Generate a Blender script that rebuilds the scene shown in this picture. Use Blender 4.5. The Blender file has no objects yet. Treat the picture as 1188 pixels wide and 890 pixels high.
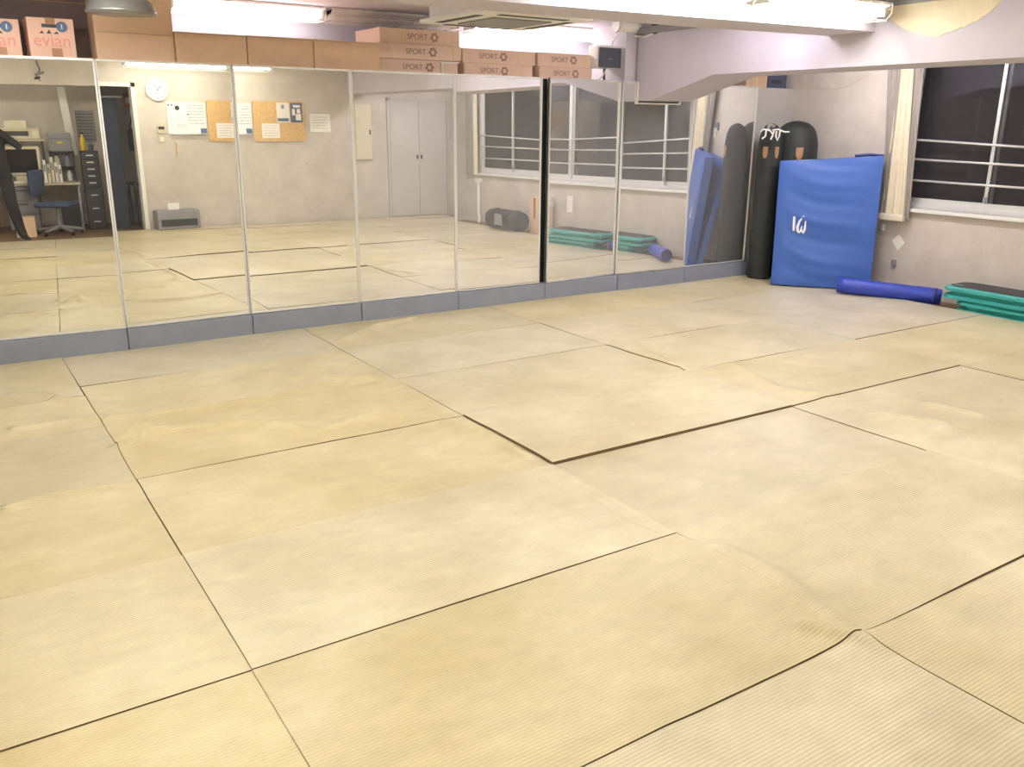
import bpy, bmesh, math, random
import numpy as np
from mathutils import Vector, Matrix, Euler

random.seed(7)
sc = bpy.context.scene
COL = sc.collection
PI = math.pi

# ------------------------------------------------------------------ camera
F_PX, RW, RH = 1015.45, 1188, 890
C_EUL = (1.28089643, -0.00803149, -0.57707314)
C_POS = Vector((-0.62772, -6.08958, 1.66869))
cam_d = bpy.data.cameras.new('camera')
cam = bpy.data.objects.new('camera', cam_d)
COL.objects.link(cam)
cam.location = C_POS
cam.rotation_euler = C_EUL
cam_d.sensor_width = 36.0
cam_d.lens = F_PX / RW * 36.0
cam_d.clip_start = 0.05
sc.camera = cam

# ------------------------------------------------------------------ world, exposure
world = bpy.data.worlds.new('night')
sc.world = world
world.use_nodes = True
world.node_tree.nodes['Background'].inputs[0].default_value = (0.030, 0.024, 0.027, 1)
world.node_tree.nodes['Background'].inputs[1].default_value = 1.0
sc.view_settings.view_transform = 'Standard'
sc.view_settings.look = 'None'
sc.view_settings.gamma = 1.0
sc.view_settings.use_curve_mapping = False
sc.view_settings.exposure = 0.07
LAMP_POWER = 84.0
COOL = (1.0, 0.93, 0.97)
WARM = (1.0, 0.93, 0.75)
BAY = (1.0, 0.95, 0.99)
HUE_A, HUE_B, HUE_C, HUE_D = COOL, (1.0, 0.96, 0.89), WARM, WARM

# ------------------------------------------------------------------ room measures (metres, mat tops at z = 0)
YM = 0.90          # mirror plane
XW = 7.78          # window wall
YB = -6.85         # wall opposite the mirrors
YR = 2.0           # wall behind the storage partition
XL = -3.75         # wall on the far left
ZC = 2.60          # ceiling
ZF = -0.03         # bare floor
ZP = 2.06          # top of the storage partition
YAW = {1: -3.1, 2: 2.0, 3: -0.45, 4: 0.0, 5: -0.5, 6: 3.8, 7: -0.8, 8: 0.0}
SEAM = [-0.49, 0.46, 1.41, 2.36, 3.325, 4.25, 5.22, 6.17, 7.13]

CR = Euler(C_EUL, 'XYZ').to_matrix()
def ray(x, y):
    return CR @ Vector(((x - RW / 2) / F_PX, -(y - RH / 2) / F_PX, -1.0))
def onz(x, y, z=0.0):
    d = ray(x, y); return C_POS + d * ((z - C_POS.z) / d.z)
def ony(x, y, Y):
    d = ray(x, y); return C_POS + d * ((Y - C_POS.y) / d.y)
def onx(x, y, X):
    d = ray(x, y); return C_POS + d * ((X - C_POS.x) / d.x)

# ------------------------------------------------------------------ materials
def lin(c):
    r = []
    for v in c:
        v = v / 255.0
        r.append(v / 12.92 if v <= 0.04045 else ((v + 0.055) / 1.055) ** 2.4)
    return (*r, 1.0)

def pm(name, col, rough=0.6, metal=0.0, var=0.12, scale=6.0, bump=0.0, bscale=80.0, spec=0.5, rand=0.0):
    m = bpy.data.materials.new(name); m.use_nodes = True
    nt = m.node_tree; N = nt.nodes; L = nt.links
    b = N['Principled BSDF']
    c = lin(col)
    b.inputs['Roughness'].default_value = rough
    b.inputs['Metallic'].default_value = metal
    b.inputs['Specular IOR Level'].default_value = spec
    tc = N.new('ShaderNodeTexCoord')
    nz = N.new('ShaderNodeTexNoise'); nz.inputs['Scale'].default_value = scale
    nz.inputs['Detail'].default_value = 6; nz.inputs['Roughness'].default_value = 0.6
    L.new(tc.outputs['Object'], nz.inputs['Vector'])
    rp = N.new('ShaderNodeValToRGB')
    rp.color_ramp.elements[0].position = 0.3; rp.color_ramp.elements[1].position = 0.7
    rp.color_ramp.elements[0].color = (*[v * (1 - var) for v in c[:3]], 1)
    rp.color_ramp.elements[1].color = (*[min(1, v * (1 + var * 0.7)) for v in c[:3]], 1)
    L.new(nz.outputs['Fac'], rp.inputs['Fac'])
    out = rp.outputs['Color']
    if rand:
        oi = N.new('ShaderNodeObjectInfo')
        hv = N.new('ShaderNodeHueSaturation')
        mr = N.new('ShaderNodeMapRange'); mr.inputs['To Min'].default_value = 1 - rand; mr.inputs['To Max'].default_value = 1 + rand
        L.new(oi.outputs['Random'], mr.inputs['Value']); L.new(mr.outputs[0], hv.inputs['Value'])
        L.new(out, hv.inputs['Color']); out = hv.outputs['Color']
    L.new(out, b.inputs['Base Color'])
    if bump:
        n2 = N.new('ShaderNodeTexNoise'); n2.inputs['Scale'].default_value = bscale; n2.inputs['Detail'].default_value = 4
        L.new(tc.outputs['Object'], n2.inputs['Vector'])
        bp = N.new('ShaderNodeBump'); bp.inputs['Strength'].default_value = bump; bp.inputs['Distance'].default_value = 0.01
        L.new(n2.outputs['Fac'], bp.inputs['Height']); L.new(bp.outputs['Normal'], b.inputs['Normal'])
    return m

def emis(name, col, power):
    m = bpy.data.materials.new(name); m.use_nodes = True
    nt = m.node_tree; nt.nodes.clear()
    e = nt.nodes.new('ShaderNodeEmission'); o = nt.nodes.new('ShaderNodeOutputMaterial')
    e.inputs[0].default_value = (*col, 1); e.inputs[1].default_value = power
    nt.links.new(e.outputs[0], o.inputs[0]); return m

def mirror_mat(flare_haze=0.11):
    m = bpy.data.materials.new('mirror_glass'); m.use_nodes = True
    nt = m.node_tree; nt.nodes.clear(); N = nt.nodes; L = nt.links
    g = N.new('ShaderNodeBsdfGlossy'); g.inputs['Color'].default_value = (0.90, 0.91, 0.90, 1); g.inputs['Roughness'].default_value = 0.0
    d = N.new('ShaderNodeBsdfDiffuse'); d.inputs['Color'].default_value = (0.80, 0.80, 0.82, 1)  # pale veil imitating lens flare over the reflection
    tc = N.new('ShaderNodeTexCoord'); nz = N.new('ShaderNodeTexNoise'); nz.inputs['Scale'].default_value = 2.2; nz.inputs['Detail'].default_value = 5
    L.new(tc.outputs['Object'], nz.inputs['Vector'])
    mr = N.new('ShaderNodeMapRange'); mr.inputs['To Min'].default_value = flare_haze * .7; mr.inputs['To Max'].default_value = flare_haze * 1.3
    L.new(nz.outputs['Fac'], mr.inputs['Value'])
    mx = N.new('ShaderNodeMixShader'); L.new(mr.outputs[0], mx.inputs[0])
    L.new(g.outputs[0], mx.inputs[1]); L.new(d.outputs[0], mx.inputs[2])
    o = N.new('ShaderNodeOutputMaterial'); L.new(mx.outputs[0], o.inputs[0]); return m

def glass_mat():
    m = bpy.data.materials.new('window_glass'); m.use_nodes = True
    nt = m.node_tree; nt.nodes.clear(); N = nt.nodes; L = nt.links
    t = N.new('ShaderNodeBsdfTransparent'); t.inputs[0].default_value = (0.75, 0.76, 0.78, 1)
    g = N.new('ShaderNodeBsdfGlossy'); g.inputs['Roughness'].default_value = 0.03; g.inputs['Color'].default_value = (0.9, 0.9, 0.9, 1)
    d = N.new('ShaderNodeBsdfDiffuse'); d.inputs['Color'].default_value = (0.5, 0.48, 0.47, 1)
    fr = N.new('ShaderNodeFresnel'); fr.inputs['IOR'].default_value = 1.35
    m0 = N.new('ShaderNodeMixShader'); m0.inputs[0].default_value = 0.03
    L.new(t.outputs[0], m0.inputs[1]); L.new(d.outputs[0], m0.inputs[2])
    mx = N.new('ShaderNodeMixShader'); L.new(fr.outputs[0], mx.inputs[0])
    L.new(m0.outputs[0], mx.inputs[1]); L.new(g.outputs[0], mx.inputs[2])
    o = N.new('ShaderNodeOutputMaterial'); L.new(mx.outputs[0], o.inputs[0]); return m

def concrete_mat(name, col, seam=0.05):
    m = bpy.data.materials.new(name); m.use_nodes = True
    nt = m.node_tree; N = nt.nodes; L = nt.links; b = N['Principled BSDF']
    b.inputs['Roughness'].default_value = 0.8; b.inputs['Specular IOR Level'].default_value = 0.25
    c = lin(col)
    geo = N.new('ShaderNodeNewGeometry')
    sx = N.new('ShaderNodeSeparateXYZ'); L.new(geo.outputs['Position'], sx.inputs[0])
    ad = N.new('ShaderNodeMath'); ad.operation = 'ADD'; L.new(sx.outputs['X'], ad.inputs[0]); L.new(sx.outputs['Y'], ad.inputs[1])
    cb = N.new('ShaderNodeCombineXYZ'); L.new(ad.outputs[0], cb.inputs[0]); L.new(sx.outputs['Z'], cb.inputs[1])
    br = N.new('ShaderNodeTexBrick'); br.inputs['Scale'].default_value = 1.0
    br.inputs['Brick Width'].default_value = 0.9; br.inputs['Row Height'].default_value = 0.45
    br.inputs['Mortar Size'].default_value = 0.004; br.inputs['Mortar Smooth'].default_value = 0.8
    br.inputs['Color1'].default_value = (*[v * 0.97 for v in c[:3]], 1); br.inputs['Color2'].default_value = (*[min(1, v * 1.02) for v in c[:3]], 1)
    br.inputs['Mortar'].default_value = (*[v * (1 - seam) for v in c[:3]], 1)
    L.new(cb.outputs[0], br.inputs['Vector'])
    nz = N.new('ShaderNodeTexNoise'); nz.inputs['Scale'].default_value = 2.3; nz.inputs['Detail'].default_value = 9; nz.inputs['Roughness'].default_value = 0.62
    L.new(geo.outputs['Position'], nz.inputs['Vector'])
    rp = N.new('ShaderNodeValToRGB'); rp.color_ramp.elements[0].position = 0.3; rp.color_ramp.elements[1].position = 0.72
    rp.color_ramp.elements[0].color = (0.78, 0.76, 0.74, 1); rp.color_ramp.elements[1].color = (1, 1, 1, 1)
    L.new(nz.outputs['Fac'], rp.inputs['Fac'])
    mx = N.new('ShaderNodeMix'); mx.data_type = 'RGBA'; mx.blend_type = 'MULTIPLY'; mx.inputs['Factor'].default_value = 1
    L.new(br.outputs['Color'], mx.inputs['A']); L.new(rp.outputs['Color'], mx.inputs['B'])
    L.new(mx.outputs['Result'], b.inputs['Base Color'])
    n2 = N.new('ShaderNodeTexNoise'); n2.inputs['Scale'].default_value = 45; n2.inputs['Detail'].default_value = 5
    L.new(geo.outputs['Position'], n2.inputs['Vector'])
    bp = N.new('ShaderNodeBump'); bp.inputs['Strength'].default_value = 0.25; bp.inputs['Distance'].default_value = 0.006
    L.new(n2.outputs['Fac'], bp.inputs['Height']); L.new(bp.outputs['Normal'], b.inputs['Normal'])
    return m

def vinyl_mat():
    m = bpy.data.materials.new('ribbed_mat_vinyl'); m.use_nodes = True
    nt = m.node_tree; N = nt.nodes; L = nt.links; b = N['Principled BSDF']
    tc = N.new('ShaderNodeTexCoord'); geo = N.new('ShaderNodeNewGeometry'); oi = N.new('ShaderNodeObjectInfo')
    nz = N.new('ShaderNodeTexNoise'); nz.inputs['Scale'].default_value = 1.7; nz.inputs['Detail'].default_value = 8; nz.inputs['Roughness'].default_value = 0.6
    L.new(geo.outputs['Position'], nz.inputs['Vector'])
    rp = N.new('ShaderNodeValToRGB'); rp.color_ramp.elements[0].position = 0.34; rp.color_ramp.elements[1].position = 0.66
    rp.color_ramp.elements[0].color = lin((206, 192, 152)); rp.color_ramp.elements[1].color = lin((228, 216, 181))
    L.new(nz.outputs['Fac'], rp.inputs['Fac'])
    hv = N.new('ShaderNodeHueSaturation')
    mr = N.new('ShaderNodeMapRange'); mr.inputs['To Min'].default_value = 0.93; mr.inputs['To Max'].default_value = 1.05
    L.new(oi.outputs['Random'], mr.inputs['Value']); L.new(mr.outputs[0], hv.inputs['Value'])
    m2 = N.new('ShaderNodeMath'); m2.operation = 'FRACT'; m1 = N.new('ShaderNodeMath'); m1.operation = 'MULTIPLY'; m1.inputs[1].default_value = 7.31
    L.new(oi.outputs['Random'], m1.inputs[0]); L.new(m1.outputs[0], m2.inputs[0])
    mr2 = N.new('ShaderNodeMapRange'); mr2.inputs['To Min'].default_value = 0.8; mr2.inputs['To Max'].default_value = 1.15
    L.new(m2.outputs[0], mr2.inputs['Value']); L.new(mr2.outputs[0], hv.inputs['Saturation'])
    # finer wear mottling, stretched along the ribs
    mp = N.new('ShaderNodeMapping'); mp.inputs['Scale'].default_value = (5.0, 11.0, 5.0); L.new(geo.outputs['Position'], mp.inputs['Vector'])
    n3 = N.new('ShaderNodeTexNoise'); n3.inputs['Scale'].default_value = 1.0; n3.inputs['Detail'].default_value = 7; n3.inputs['Roughness'].default_value = 0.65
    L.new(mp.outputs[0], n3.inputs['Vector'])
    r3 = N.new('ShaderNodeValToRGB'); r3.color_ramp.elements[0].position = 0.30; r3.color_ramp.elements[1].position = 0.70
    r3.color_ramp.elements[0].color = (0.84, 0.84, 0.82, 1); r3.color_ramp.elements[1].color = (1, 1, 1, 1)
    L.new(n3.outputs['Fac'], r3.inputs['Fac'])
    m3 = N.new('ShaderNodeMix'); m3.data_type = 'RGBA'; m3.blend_type = 'MULTIPLY'; m3.inputs['Factor'].default_value = 1.0
    L.new(rp.outputs['Color'], m3.inputs['A']); L.new(r3.outputs['Color'], m3.inputs['B'])
    L.new(m3.outputs['Result'], hv.inputs['Color'])
    rr_ = N.new('ShaderNodeMapRange'); rr_.inputs['To Min'].default_value = 0.26; rr_.inputs['To Max'].default_value = 0.46
    L.new(n3.outputs['Fac'], rr_.inputs['Value']); L.new(rr_.outputs[0], b.inputs['Roughness'])
    # woven ribs running along the length of the mat
    wv = N.new('ShaderNodeTexWave'); wv.wave_type = 'BANDS'; wv.bands_direction = 'Y'; wv.wave_profile = 'SIN'
    wv.inputs['Scale'].default_value = 24.0; wv.inputs['Distortion'].default_value = 0.6; wv.inputs['Detail'].default_value = 1; wv.inputs['Detail Scale'].default_value = 0.4
    L.new(tc.outputs['Object'], wv.inputs['Vector'])
    mx = N.new('ShaderNodeMix'); mx.data_type = 'RGBA'; mx.blend_type = 'MULTIPLY'; mx.inputs['Factor'].default_value = 0.16
    L.new(hv.outputs['Color'], mx.inputs['A']); L.new(wv.outputs['Color'], mx.inputs['B'])
    L.new(mx.outputs['Result'], b.inputs['Base Color'])
    bp = N.new('ShaderNodeBump'); bp.inputs['Strength'].default_value = 0.35; bp.inputs['Distance'].default_value = 0.003
    L.new(wv.outputs['Fac'], bp.inputs['Height']); L.new(bp.outputs['Normal'], b.inputs['Normal'])
    b.inputs['Specular IOR Level'].default_value = 0.5
    return m

M = dict(
    matedge=pm('mat_edge', (112, 92, 64), 0.8, var=0.2, scale=6),
    glass=glass_mat(), vinyl=vinyl_mat(),
    wall=concrete_mat('concrete_wall', (216, 208, 197)), beam=pm('painted_beam', (200, 194, 206), 0.75, var=0.05, scale=3, bump=0.15, bscale=30),
    ceil=pm('painted_ceiling', (216, 212, 224), 0.8, var=0.06, scale=2), rear=pm('painted_rear_wall', (214, 210, 218), 0.8, var=0.05, scale=2),
    plaster=pm('bare_plaster', (236, 224, 196), 0.9, var=0.08, scale=9, bump=0.5, bscale=40),
    wood=pm('worn_wood_floor', (132, 104, 78), 0.6, var=0.3, scale=5), rail=pm('grey_blue_board', (130, 136, 150), 0.55, var=0.07, scale=5),
    alu=pm('aluminium', (222, 222, 220), 0.4, 0.3, var=0.05, scale=12), chrome=pm('bright_steel', (220, 218, 214), 0.35, 0.3, var=0.04, scale=14),
    white=pm('white_paint', (236, 234, 228), 0.5, var=0.04), card=pm('cardboard', (232, 198, 166), 0.85, var=0.08, scale=5, rand=0.05),
    card2=pm('pale_cardboard', (240, 210, 188), 0.85, var=0.06, scale=5, rand=0.04), pinkcard=pm('pink_carton', (238, 196, 176), 0.7, var=0.05, scale=5),
    darkboard=pm('dark_brown_board', (104, 88, 84), 0.7, var=0.15, scale=3), tape=pm('parcel_tape', (168, 118, 78), 0.4, var=0.05), strap=pm('pale_strap', (236, 214, 170), 0.5, var=0.05),
    pink=pm('pink_print', (228, 156, 142), 0.7, var=0.05), ink=pm('grey_print', (172, 142, 128), 0.8, var=0.05), bluedot=pm('blue_print', (84, 112, 148), 0.6, var=0.1),
    black=pm('black_plastic', (28, 28, 30), 0.45, var=0.15), speaker=pm('speaker_cloth', (82, 86, 100), 0.7, var=0.08, scale=40), dark=pm('dark_grey', (58, 58, 62), 0.55, var=0.12),
    grey=pm('grey_plastic', (140, 140, 142), 0.55, var=0.1), bag=pm('black_canvas', (42, 46, 44), 0.7, var=0.25, scale=7, bump=0.3, bscale=50),
    patch=pm('tan_patch', (168, 128, 92), 0.7, var=0.2, scale=60), blue=pm('blue_vinyl', (52, 92, 168), 0.42, var=0.08, scale=3, bump=0.25, bscale=5),
    royal=pm('royal_blue_vinyl', (38, 62, 168), 0.38, var=0.1, scale=4, bump=0.2, bscale=9), navy=pm('navy_vinyl', (24, 36, 96), 0.45, var=0.1),
    logo=pm('white_print', (236, 238, 240), 0.6, var=0.02), teal=pm('teal_plastic', (46, 152, 146), 0.45, var=0.08, scale=5), rubber=pm('dark_rubber', (62, 56, 58), 0.75, var=0.12, scale=14, bump=0.3, bscale=120),
    curtain=pm('cream_curtain', (226, 216, 190), 0.85, var=0.06, scale=9), curtain2=pm('grey_curtain', (150, 143, 134), 0.85, var=0.06, scale=9),
    cork=pm('cork', (216, 178, 122), 0.9, var=0.14, scale=30), paper=pm('paper', (240, 236, 226), 0.8, var=0.02), poster=pm('poster_blue', (86, 96, 128), 0.7, var=0.35, scale=9),
    board=pm('whiteboard', (240, 240, 238), 0.25, var=0.02), cream=pm('cream_metal', (222, 214, 186), 0.5, var=0.04), greydoor=pm('grey_door', (196, 192, 186), 0.6, var=0.04),
    beige=pm('beige_plastic', (206, 196, 168), 0.5, var=0.06), tealcloth=pm('dark_blue_cloth', (44, 52, 70), 0.8, var=0.2, scale=5), chairblue=pm('blue_grey_fabric', (66, 80, 108), 0.85, var=0.15, scale=12),
    yellow=pm('yellow_plastic', (222, 192, 60), 0.5), red=pm('red_orange', (190, 84, 50), 0.6), screen=pm('dark_screen', (30, 28, 28), 0.15, var=0.1),
    skin=pm('skin', (214, 170, 140), 0.55, var=0.05), hair=pm('black_hair', (24, 20, 18), 0.5, var=0.2, scale=40), cloth=pm('black_cloth', (26, 25, 28), 0.85, var=0.2, scale=12, bump=0.3, bscale=18),
    steel=pm('grey_shade_metal', (150, 150, 146), 0.35, 0.6, var=0.06), mint=pm('blue_tint_box', (84, 92, 116), 0.7), offtube=pm('unlit_tube', (236, 234, 230), 0.3, var=0.02),
)

# ------------------------------------------------------------------ mesh helpers
class MB:
    def __init__(self): self.v = []; self.f = []
    def add(self, vs, fs):
        o = len(self.v); self.v += [tuple(p) for p in vs]; self.f += [tuple(i + o for i in q) for q in fs]; return self
    def box(self, x0, x1, y0, y1, z0, z1, b=0.0):
        if b <= 0:
            vs = [(x, y, z) for x in (x0, x1) for y in (y0, y1) for z in (z0, z1)]
            return self.add(vs, [(0, 1, 3, 2), (4, 6, 7, 5), (0, 4, 5, 1), (2, 3, 7, 6), (0, 2, 6, 4), (1, 5, 7, 3)])
        bm = bmesh.new(); bmesh.ops.create_cube(bm, size=1)
        for v in bm.verts:
            v.co = Vector(((x0 + x1) / 2 + v.co.x * (x1 - x0), (y0 + y1) / 2 + v.co.y * (y1 - y0), (z0 + z1) / 2 + v.co.z * (z1 - z0)))
        bmesh.ops.bevel(bm, geom=list(bm.edges), offset=b, segments=2, profile=0.5, affect='EDGES')
        bm.verts.index_update()
        self.add([v.co[:] for v in bm.verts], [[v.index for v in f.verts] for f in bm.faces]); bm.free(); return self
    def tube(self, pts, r, n=8, caps=True):
        pts = [Vector(p) for p in pts]; rs = r if isinstance(r, (list, tuple)) else [r] * len(pts)
        rings = []; up = None
        for i, p in enumerate(pts):
            t = (pts[min(i + 1, len(pts) - 1)] - pts[max(i - 1, 0)]).normalized()
            if up is None:
                up = Vector((0, 0, 1)) if abs(t.z) < 0.9 else Vector((1, 0, 0))
            a = t.cross(up).normalized(); bb = a.cross(t).normalized(); up = bb
            rings.append([p + (a * math.cos(2 * PI * k / n) + bb * math.sin(2 * PI * k / n)) * rs[i] for k in range(n)])
        vs = [q for rg in rings for q in rg]; fs = []
        for i in range(len(pts) - 1):
            for k in range(n):
                fs.append((i * n + k, i * n + (k + 1) % n, (i + 1) * n + (k + 1) % n, (i + 1) * n + k))
        if caps:
            fs.append(tuple(range(n))[::-1]); fs.append(tuple((len(pts) - 1) * n + k for k in range(n)))
        return self.add(vs, fs)
    def lathe(self, prof, n=24, c=(0, 0, 0), sx=1, sy=1):
        vs = []; fs = []
        for (r, z) in prof:
            for k in range(n):
                vs.append((c[0] + r * sx * math.cos(2 * PI * k / n), c[1] + r * sy * math.sin(2 * PI * k / n), c[2] + z))
        for i in range(len(prof) - 1):
            for k in range(n):
                fs.append((i * n + k, i * n + (k + 1) % n, (i + 1) * n + (k + 1) % n, (i + 1) * n + k))
        fs.append(tuple(range(n))[::-1]); fs.append(tuple((len(prof) - 1) * n + k for k in range(n)))
        return self.add(vs, fs)
    def prism(self, poly, fn, d0, d1):
        """poly: 2d outline; fn(u, v, d) -> 3d point"""
        n = len(poly); vs = [fn(u, v, d0) for u, v in poly] + [fn(u, v, d1) for u, v in poly]
        fs = [tuple(range(n))[::-1], tuple(range(n, 2 * n))] + [(i, (i + 1) % n, n + (i + 1) % n, n + i) for i in range(n)]
        return self.add(vs, fs)
    def build(self, name, mat, parent=None, smooth=False, loc=None, rotz=None):
        me = bpy.data.meshes.new(name); me.from_pydata(self.v, [], self.f); me.update()
        bm = bmesh.new(); bm.from_mesh(me); bmesh.ops.recalc_face_normals(bm, faces=bm.faces); bm.to_mesh(me); bm.free()
        if smooth:
            for q in me.polygons: q.use_smooth = True
        me.materials.append(M[mat] if isinstance(mat, str) else mat)
        o = bpy.data.objects.new(name, me); COL.objects.link(o)
        if parent: o.parent = parent
        if loc is not None: o.location = loc
        if rotz is not None: o.rotation_euler = (0, 0, rotz)
        return o

def tag(o, label, cat, group=None, kind=None):
    o['label'] = label
    if cat: o['category'] = cat
    if group: o['group'] = group
    if kind: o['kind'] = kind
    return o
def thing(name, label, cat, loc=(0, 0, 0), rotz=0.0, group=None):
    o = bpy.data.objects.new(name, None); COL.objects.link(o); o.empty_display_size = 0.1
    o.location = loc; o.rotation_euler = (0, 0, rotz); tag(o, label, cat, group); return o
def struct(o, label=None):
    o['kind'] = 'structure'
    if label: o['label'] = label
    return o
def sempty(name, label=None, loc=(0, 0, 0)):
    o = bpy.data.objects.new(name, None); COL.objects.link(o); o.location = loc; o.empty_display_size = 0.1
    return struct(o, label)
def text_mesh(txt, size, name, mat, parent, matrix, extrude=0.001):
    cu = bpy.data.curves.new('t', 'FONT'); cu.body = txt; cu.size = size; cu.extrude = extrude; cu.align_x = 'CENTER'; cu.align_y = 'CENTER'; cu.resolution_u = 3
    to = bpy.data.objects.new('t', cu); COL.objects.link(to)
    dg = bpy.context.evaluated_depsgraph_get(); me = bpy.data.meshes.new_from_object(to.evaluated_get(dg))
    bpy.data.objects.remove(to); bpy.data.curves.remove(cu)
    me.transform(matrix); me.materials.clear(); me.materials.append(M[mat])
    o = bpy.data.objects.new(name, me); COL.objects.link(o); o.parent = parent; return o
FACE_Y = Matrix.Rotation(PI / 2, 4, 'X')       # text plane -> upright, read from -Y
def TM(x, y, z): return Matrix.Translation((x, y, z)) @ FACE_Y

# ------------------------------------------------------------------ setting
struct(MB().box(XL, XW + 0.1, YB - 2.3, YR + 0.1, ZF - 0.1, ZF).build('floor', 'wood'), 'bare brown wooden floor around the mats')
struct(MB().box(XL - 0.1, XW + 0.2, YB - 2.4, YR + 0.2, ZC, ZC + 0.1).build('ceiling', 'ceil'), 'pale grey painted ceiling slab')
struct(MB().box(XL - 0.1, XW + 0.1, YR, YR + 0.1, ZF, ZC).build('wall_rear', 'rear'), 'pale wall behind the boxes above the mirrors')
struct(MB().box(XL - 0.1, XL, YB - 2.4, YR, ZF, ZC).build('wall_left', 'wall'), 'plain concrete side wall')
struct(MB().box(XL, XW, 0.955, YR - 0.002, ZF, ZP).build('wall_mirror', 'greydoor'), 'pale storage partition that carries the mirrors')
# window wall with three openings
WINS = [(-2.40, -0.52), (-4.38, -2.40), (-6.33, -4.38)]
ZW0, ZW1 = 0.86, 2.40
w = MB().box(XW, XW + 0.2, YB - 0.1, YR, ZF, ZW0).box(XW, XW + 0.2, YB - 0.1, YR, ZW1, ZC)
w.box(XW, XW + 0.2, -0.52, YR, ZW0, ZW1).box(XW, XW + 0.2, YB - 0.1, -6.33, ZW0, ZW1)
struct(w.build('wall_window', 'wall'), 'bare concrete wall below and beside the windows')
# wall opposite the mirrors: office opening on the left, doorway beside it
XO, XD0, XD1, ZD, ZO = 0.98, 2.02, 2.72, 2.17, 2.13
w = MB().box(XO, XD0, YB - 0.12, YB, ZF, ZC).box(XD1, XW, YB - 0.12, YB, ZF, ZC).box(XD0, XD1, YB - 0.12, YB, ZD, ZC)
w.box(XL, XO, YB - 0.12, YB, ZO, ZC)
struct(w.build('wall_back', 'wall'), 'concrete wall facing the mirrors with clock and boards')
struct(MB().box(XL, XO + 0.1, YB - 1.95, YB - 1.85, ZF, ZC).build('wall_office', 'wall'), 'concrete wall behind the office desk')
struct(MB().box(XO, XO + 0.1, YB - 1.85, YB - 0.12, ZF, ZC).build('wall_office_side', 'wall'), 'side wall of the office alcove')
w = MB().box(1.5, 3.7, YB - 1.75, YB - 1.65, ZF, ZC).box(3.6, 3.7, YB - 1.65, YB - 0.12, ZF, ZC)
struct(w.build('wall_corridor', 'greydoor'), 'grey corridor wall seen through the doorway')

# beams
BX0, BX1 = 5.42, 5.96
beam = MB().prism([(YB, 2.105), (-0.1, 2.095), (0.72, 1.885), (0.94, 1.885), (0.94, ZC), (YB, ZC)], lambda u, v, d: (d, u, v), BX0, BX1).build('ceiling_beam', 'beam')
struct(beam, 'deep painted beam running along the window side, haunched at the mirrors')
patch_px = [(1026, 13), (1037, 25), (1042, 29), (1049, 33), (1057, 36), (1066, 39), (1076, 41), (1087, 43), (1094, 40), (1104, 37), (1113, 33), (1122, 30), (1129, 26), (1137, 22), (1143, 18), (1149, 14), (1156, 7), (1161, 2), (1165, -3)]
poly = []
for q in patch_px:
    P = onx(*q, BX0); poly.append((P.y, min(P.z, 2.502)))
dense = []
for i in range(len(poly) - 1):
    for t in (0, 0.33, 0.66):
        a, b = poly[i], poly[i + 1]
        dense.append((a[0] + (b[0] - a[0]) * t, a[1] + (b[1] - a[1]) * t + (random.uniform(-.005, .005) if t else 0)))
dense.append((poly[-1][0], poly[-1][1])); dense.append((poly[-1][0] - 0.02, 2.503)); dense.append((poly[0][0] + 0.01, 2.498))
o = MB().prism(dense, lambda u, v, d: (d, u, v), BX0 - 0.004, BX0 + 0.01).build('exposed_plaster', 'plaster', beam); o['label'] = 'cream patch of bare plaster where paint came off'
MB().box(BX0 - 0.05, BX0, -6.8, 0.9, 2.502, 2.56).build('cable_duct', 'grey', beam)
beam2 = MB().prism([(BX0, -1.72), (BX0, -1.30), (4.1, -1.13), (2.5, -1.07), (XL, -0.70), (XL, -1.02)], lambda u, v, d: (u, v, d), 2.335, ZC).build('ceiling_beam', 'beam')
struct(beam2, 'shallow painted cross beam below the ceiling')
col_o = MB().box(5.29, BX1, 0.97, 1.5, ZP, ZC).build('wall_pillar', 'rear'); struct(col_o, 'square pillar above the mirrors beside the loudspeaker')

# grey base rail under the mirrors, one board per mirror
base = sempty('baseboard_mirror', 'grey blue base boards under the mirrors', (0, 0.9, 0))
edges = [-3.7, -2.4, -1.44] + SEAM[:5] + [4.30] + SEAM[6:] + [XW - 0.01]
for i in range(len(edges) - 1):
    MB().box(edges[i] + 0.003, edges[i + 1] - 0.003, -0.035 - random.uniform(0, .004), 0.05, ZF, 0.158, b=0.004).build('base_board', 'rail', base)

# ------------------------------------------------------------------ mats
RIDGES = []   # (points on floor, amplitude, half width)
def ridge(pts, amp, wd): RIDGES.append(([onz(*q) for q in pts], amp * 2.1, wd * .5))
ridge([(130, 487), (190, 482), (300, 466), (390, 443), (430, 440)], 0.016, 0.07)
ridge([(150, 508), (230, 498), (300, 494), (345, 500)], 0.020, 0.08)
ridge([(140, 520), (165, 518), (175, 500)], 0.018, 0.07)
ridge([(380, 500), (420, 488), (440, 480), (470, 486)], 0.014, 0.06)
ridge([(515, 493), (560, 503), (590, 520), (610, 532)], 0.014, 0.06)
ridge([(10, 462), (50, 459), (74, 466)], 0.014, 0.06)
ridge([(20, 500), (70, 492), (95, 489)], 0.014, 0.07)
ridge([(10, 592), (60, 577), (130, 567), (150, 568)], 0.014, 0.06)
ridge([(395, 396), (440, 378), (480, 371), (500, 376)], 0.014, 0.09)
ridge([(535, 386), (545, 385)], 0.010, 0.05)
ridge([(1020, 484), (1095, 494), (1100, 500)], 0.016, 0.09)
ridge([(1080, 470), (1140, 484)], 0.010, 0.08)
ridge([(655, 560), (690, 575), (730, 600), (760, 612)], -0.008, 0.06)
ridge([(840, 640), (900, 670), (960, 715)], 0.012, 0.10)
ridge([(930, 730), (1000, 742)], 0.012, 0.07)
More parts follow.
